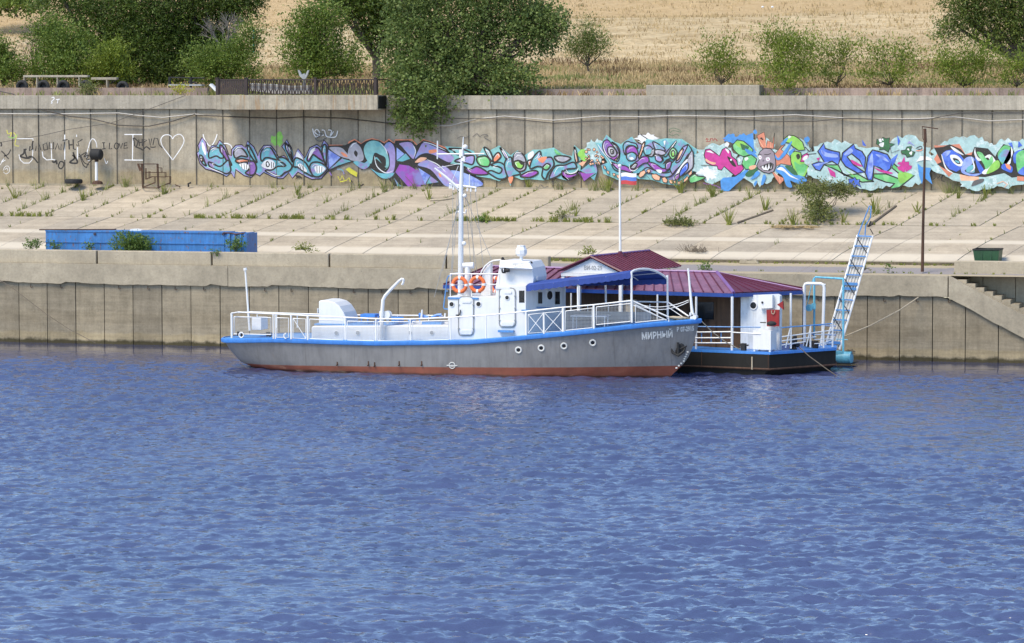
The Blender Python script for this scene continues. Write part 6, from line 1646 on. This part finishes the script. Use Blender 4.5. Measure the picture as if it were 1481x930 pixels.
# --- trees on the terrace
plant('robinia_tree','broad dark green tree with drooping sprays at the upper left behind the white barriers','tree',ground(185,26),
 [PB(150,30,26,50,45),PB(110,-10,27,60,40),PB(190,75,25,45,42),PB(215,10,26,55,50),PB(160,100,24,40,28),PB(230,60,26,40,45)],46000,.20,'tree_d',3,.35,16,twig=1.0,updir=-.05,lperm=12,asp=.35)
plant('robinia_tree','dark green tree filling the space left of the bare grey shrub near the balcony','tree',ground(275,27),
 [PB(285,20,28,55,50),PB(330,-8,28,50,32),PB(255,80,27,42,42),PB(300,70,28,38,40),PB(350,0,29,30,20),PB(235,105,25,32,22)],40000,.20,'tree_d',4,.35,16,twig=1.0,updir=-.05,lperm=12,asp=.35)
plant('elm_tree','mid green bushy tree with an olive tint at the left behind the long white barrier','tree',ground(90,22),
 [PB(95,75,22,36,34),PB(70,50,23,28,22),PB(105,98,21,38,22),PB(60,100,21,26,18),PB(120,60,23,16,16)],17000,.16,'tree_m',5,.15,12,twig=.9,updir=.5)
plant('elm_tree','light green feathery young tree in front of the dark tree at the left','tree',ground(155,20.5),
 [PB(155,95,20.5,24,24),PB(165,78,20.5,12,14),PB(140,108,20.5,20,14),PB(176,106,20.5,16,12)],7000,.14,'light',6,.08,10,twig=.9,updir=.8)
plant('elm_tree','green shrubby tree cut by the left edge of the picture','tree',ground(5,21),
 [PB(2,92,21,22,28),PB(20,108,20.5,20,16),PB(-15,70,21,18,22)],8000,.15,'tree_m',7,.1,8,twig=.8,updir=.6)
plant('dry_shrub','grey half bare shrub rising above the elm at the upper left','shrub',ground(48,23.5),[PB(45,65,23.5,20,30),PB(60,45,23.5,16,20)],2600,.10,'greywood',8,.06,24,twig=.8,asp=.2)
tg=thing('dry_shrub','bare grey branching shrub in front of the dark tree left of the balcony','shrub',ground(326,22.5)); mb=MB(); b0=np.array(ground(326,22.5)); g=random.Random(5)
def fork_(p,d,l,r,k):
    e=p+d*l; mb.tube([p,(p+e)/2+np.array([g.uniform(-.05,.05),0,0]),e],[r,r*.8,r*.6],4)
    if k>0:
        for _ in range(3 if k>1 else 2):
            nd=d+np.array([g.uniform(-.75,.75),g.uniform(-.5,.5),g.uniform(-.25,.3)]); nd/=np.linalg.norm(nd); fork_(e,nd,l*g.uniform(.6,.85),r*.6,k-1)
f0_=W(326,80,22.5)
mb.tube([b0,f0_],[.09,.07],6)
for k in range(6): d=np.array([g.uniform(-.8,.8),g.uniform(-.3,.3),1.]); d/=np.linalg.norm(d); fork_(f0_,d,.75,.05,4)
M['greywood']=paint('grey_wood',(.20,.18,.16),.95,.2); mb.build('branches',M['greywood'],tg)
plant('elm_tree','light green feathery tree between the bare grey shrub and the balcony railing','tree',ground(325,20),
 [PB(325,88,20,34,26),PB(350,70,20.5,22,18),PB(300,100,19.5,26,20),PB(350,102,19.5,24,16),PB(285,85,20,14,18),PB(362,48,21,14,18)],15000,.14,'tree_m',9,.12,14,twig=.9,updir=.35)
plant('elm_tree','round mid green tree standing alone behind the balcony railing','tree',ground(455,20.5),
 [PB(455,45,20.5,42,32),PB(440,75,20.5,34,26),PB(480,80,20.5,40,28),PB(455,100,20.,46,16),PB(465,22,20.5,26,16),PB(505,98,20,22,14)],20000,.15,'tree_m',10,.14,14,twig=1.0,updir=.55)
plant('dark_tree','dark tree whose crown hangs into the top of the picture behind the balcony tree','tree',ground(545,34),
 [PB(520,5,34,45,30),PB(560,25,34,40,32),PB(500,-15,34,50,20),PB(590,0,34,40,25),PB(545,55,34,20,20)],15000,.22,'tree_d',11,.3,12,twig=1.1,updir=.1,lperm=11)
plant('overhanging_tree','big grey green tree spilling over the retaining wall beside the balcony','tree',(W(690,138,14.6)[0],14.6,12.05),
 [PB(600,50,14.6,42,38),PB(660,40,15,55,48),PB(735,20,15,55,38),PB(770,45,15,38,36),PB(620,95,14,44,38),PB(690,95,14.5,50,38),PB(600,-10,15,50,30),PB(700,-25,15,80,30),
  PB(608,140,13.0,42,34,1.2),PB(600,168,12.7,30,20,.9),PB(632,150,13.0,26,24,.9),PB(650,130,13.4,34,20,1.0),PB(745,112,14.,32,22),PB(790,30,15,28,26),PB(575,95,14,24,24),PB(720,128,13.5,24,10,.8),PB(590,120,13.4,24,26,1.)],66000,.14,'poplar',12,.28,34,twig=.85,updir=.05,lperm=10,asp=.85,hollow=.4,flat=.35)
plant('spruce_tree','small pointed dark green tree at the foot of the dry hill','tree',ground(850,44),
 [PB(850,50,44,12,20),PB(848,66,44,24,14),PB(852,76,44,32,9),PB(832,72,44,16,8),PB(870,62,44,12,12)],5200,.16,'conifer',13,.08,10,twig=1.,updir=.75,asp=.3)
sh=[('round yellow green shrub growing alone above the pale concrete block',[PB(1043,80,19,28,20),PB(1030,100,19,22,18),PB(1060,100,19,22,16)],5200,'tree_m'),
('tallest of the green shrubs on the right, leaning over the wall beside the concrete block',[PB(1135,70,16.5,40,28),PB(1120,100,15.5,28,26),PB(1155,98,16,32,24),PB(1138,122,14.6,34,14,.7),PB(1170,72,16.5,22,16),PB(1110,60,16.5,16,14)],15000,'tree_m'),
('thin open green shrub just right of the tallest one',[PB(1210,85,18,26,18),PB(1225,75,18,18,14),PB(1200,110,17.5,22,14)],4200,'tree_m'),
('green shrub with grey stems in the middle of the right hand row',[PB(1270,80,18,24,16),PB(1310,85,18,22,20),PB(1295,108,17.5,34,14),PB(1255,110,17,20,12)],6800,'tree_m'),
('wide light green shrub below the big tree at the right',[PB(1370,98,18,30,20),PB(1415,92,18,34,22),PB(1395,114,17.5,44,12)],9500,'light'),
('light green shrub cut by the right edge of the picture',[PB(1470,100,18,20,18),PB(1455,115,17.5,22,12),PB(1495,92,18,20,24)],4200,'light')]
for i,(lb,bl_,n_,mt) in enumerate(sh):
    n_=int(n_*(.55 if i<4 else .6)); bl_=[(a,b_,c,d_*.86,e,f_*.9) for a,b_,c,d_,e,f_ in bl_]
    px=[1043,1138,1210,1290,1392,1470][i]; plant('shrub',lb,'shrub',ground(px,bl_[0][1]),bl_,n_,.14,'light' if i in(0,1,2,3) else mt,20+i,.05,12,'shrubs growing along the top of the wall',twig=1.15,updir=1.0,lperm=13,asp=.42,hollow=.9)
plant('dark_tree','dark green tree whose crown hangs into the top right corner','tree',ground(1500,27),
 [PB(1400,15,27,34,28),PB(1440,30,27,42,32),PB(1475,45,27,28,22),PB(1420,-20,27,60,26),PB(1480,0,27,40,40),PB(1375,42,27,22,12)],24000,.17,'conifer',30,.35,12,twig=1.0,updir=-.15,lperm=12,asp=.4)
plant('yellow_shrub','small yellow flowering shrub at the wall edge left of the balcony','shrub',(W(262,138,14)[0],14,12.05),[PB(262,131,14,13,6),PB(257,127,14,7,5)],420,.10,'yellow',31,.02,5,twig=.4)
plant('grey_shrub','low grey green weed clump hanging over the block parapet at the left','shrub',(W(128,137,14.6)[0],14.6,12.05),[PB(127,130,14.6,13,9)],1100,.10,'olive',32,.02,5,twig=.4)
# far darker growth over the left shoulder of the hill
plant('far_bush','distant green thicket on the hilltop at the upper left corner','bush',(W(25,10,85)[0],85,18),[PB(30,5,85,40,14,3),PB(-20,0,85,30,14,3)],4000,.3,'tree_m',33,.1,6,twig=1.)
# --- slope and quay bushes
def gz_(px,py): return onslope(px,py)
b=gz_(1188,322)
plant('slope_bush','large two tiered olive bush growing out of the slab slope below the spiky fish mural','bush',tuple(b),
 [PB(1192,274,9.6,34,11,.8),PB(1165,277,9.6,14,9,.5),PB(1222,276,9.6,16,9,.6),PB(1180,296,9.,14,12,.4),PB(1188,311,8.7,24,10,.6)],5600,.12,'olive',40,.05,12,twig=.4,updir=.3)
def lowbush(px,py,rx,rz,n,mat,label,y=None,size=.10,name='bush',**k):
    P=gz_(px,py) if y is None else W(px,py,y); s=np.linalg.norm(P-CAM)/F
    return plant(name,label,'bush',tuple(P),[(P[0],P[1],P[2]+rz*s*.9,rx*s,rx*s*.5,rz*s)],n,size,mat,int(px),.02,5,twig=.3,**k)
lowbush(985,326,22,4.5,1400,'olive','low spreading green bush on the slab seam right of the flagpole')
lowbush(813,316,16,6,330,'olive','sparse green bush on the upper slabs left of the flagpole')
lowbush(697,321,8,3.5,350,'bush','small green bush on the slab seam just right of the mast')
lowbush(190,365,32,14,4200,'bush','largest leafy bush in front of the blue steel container',y=1.05,size=.10)
lowbush(46,361,12,8,560,'bush','leafy bush at the parapet left of the blue steel container',y=1.05)
lowbush(340,363,15,10,760,'bush','leafy bush covering the corrugated right end of the blue steel container',y=1.05)
lowbush(80,361,10,5,260,'bush','small weed bush at the left end of the blue steel container',y=1.05)
lowbush(129,361,7,6,200,'bush','small weed bush between the left end of the container and its largest bush',y=1.05)
lowbush(312,370,5,6,160,'bush','small weed bush growing from the gap between two parapet blocks',y=.1)
for px,lb in((1015,'taller of two small weeds sprouting at the quay edge right of the maroon gable'),(1025,'shorter of two small weeds sprouting at the quay edge right of the maroon gable')): lowbush(px,391.5,4,6.5 if px<1020 else 5,120,'bush',lb,y=1.2)
lowbush(1250,391,6,5,110,'weed','pale weed tuft at the quay edge right of the gangway',y=1.2); lowbush(1285,391,4,6,90,'bush','green weed at the quay edge between the gangway and the rusty pole',y=1.2)
lowbush(440,362,22,3,420,'weed','ragged weed strip behind the parapet right of the blue container',y=2.6)
lowbush(850,368,14,3,300,'weed','low weed patch behind the maroon gable peak',y=3.4)
# --- weeds in the joints, at the wall foot, on the terrace: countless, one object each
def tufts(places,name,mat,seed,hmin,hmax,blades,spread=.12,wid=.012):
    g=np.random.default_rng(seed); V=[];
    for (x,y,z,s) in places:
        nb=int(blades*s)+2; h=g.uniform(hmin,hmax,nb)*s**.5; a=g.uniform(0,6.283,nb); r=np.abs(g.normal(0,spread*s,nb)); bx=x+np.cos(a)*r; by=y+np.sin(a)*r*.5
        tx=bx+g.normal(0,.35,nb)*h; ty=by+g.normal(0,.25,nb)*h; w=wid*g.uniform(.7,2.2,nb)
        for i in range(nb): V+= [(bx[i]-w[i],by[i],z-.02),(bx[i]+w[i],by[i],z-.02),(tx[i]+w[i]*.5,ty[i],z+h[i]),(tx[i]-w[i]*.5,ty[i],z+h[i]*.98)]
    V=np.array(V); tag(fast_mesh(name,V,np.arange(len(V)).reshape(-1,4),LM[mat]),kind='stuff')
g=np.random.default_rng(99)
seamp=[];dryp=[]
x=-32
dens=lambda x: .5+.5*math.sin(x*1.3)+.5*math.sin(x*.41+2)
while x<26:
    if g.random()<max(.15,min(.95,dens(x)*.6+.1)): seamp.append((x,8.5+g.normal(0,.04),zc(8.5),g.uniform(.2,.8)*(1.2 if x<4 else .6)))
    x+=g.uniform(.05,.26)
for k in range(-6,30):
    xb0=-25.3+1.935*k
    for j in range(int(g.integers(12,44))):
        yv_=g.uniform(8.7,12.9)  if g.random()<.9 else g.uniform(4.8,8.4); (seamp if g.random()<.45 else dryp).append((xb0+.5*(yv_-13)+g.normal(0,.03),yv_,zc(yv_),g.uniform(.05,.32)))
tufts(seamp,'weeds',"weed",1,.10,.32,26,.11)
for k in range(60): 
    xx=g.uniform(-32,26); yv_=g.uniform(9.5,12.8); xb0=-25.3+1.935*round((xx+25.3-.5*(yv_-13))/1.935); dryp.append((xb0+.5*(yv_-13),yv_,zc(yv_),g.uniform(.3,1.4)))
for k in range(46): dryp.append((g.uniform(-32,26),12.8,zc(12.8),g.uniform(.4,1.6)))
tufts(dryp,'dry_weeds','olive',2,.12,.55,9,.12,.008)
tall=[(1055,325,.9),(1148,325,.8),(1265,309,.9),(1107,304,.7),(1219,322,.5),(430,282,.6),(120,290,.6),(22,287,.6),(237,281,.6),(880,277,.9),(765,273,.7),(1030,285,.7),(985,279,.9),(832,313,.3),(620,289,.5),(703,322,.4),(1385,287,.4),(1425,286,.5),(1327,307,.4),(1085,287,.4)]
tufts([(*gz_(a,b),s) for a,b,s in tall for _ in (0,)],'tall_weeds','weed',3,.4,.95,24,.10,.014)
edge=[(g.uniform(-12,3),3.45+g.normal(0,.08),4.17,g.uniform(.3,.9)) for _ in range(170)]+[(g.uniform(3,24),3.62+g.normal(0,.04),4.2,g.uniform(.1,.4)) for _ in range(120)]+[(g.uniform(-28,24),1.42+g.normal(0,.05),3.93,g.uniform(.1,.4)) for _ in range(90)]
tufts(edge,'verge_weeds','weed',4,.08,.2,16,.16,.012)
# tall dry and green grass of the meadow between wall and hill
ms_=[];md=[];mr=[]
for _ in range(9000):
    px=g.uniform(-20,1500); y=13.9+ (g.random()**1.5)*44; P=W(px,130,y); x=P[0]
    if 15.0-.1<y<15.4: continue
    nz=math.sin(x*.31+y*.2)+math.sin(x*.13-y*.41+1)+g.normal(0,.6)
    if y<14.8 and g.random()<.75: continue
    (ms_ if (nz<-.8 or y<17 and nz<.3) else (md if nz<1.6 else mr)).append((x,y,zhill(x,y),g.uniform(.5,1.2)*(1+y*.012)*(.6 if y<15 else 1)))
tufts(ms_,'meadow_grass','olive',5,.12,.38,7,.35,.016); tufts(md,'dry_meadow_grass','dry',6,.15,.42,7,.35,.016); tufts(mr,'rusty_meadow_weeds','rustweed',7,.2,.5,6,.35,.016)
hg=[]
for _ in range(9000):
    y=g.uniform(55,100); P=W(g.uniform(-20,1500),60,y); hg.append((P[0],y,zhill(P[0],y),g.uniform(.6,1.6)))
tufts(hg[:3500],'hill_grass','dry',8,.08,.22,4,.6,.02)
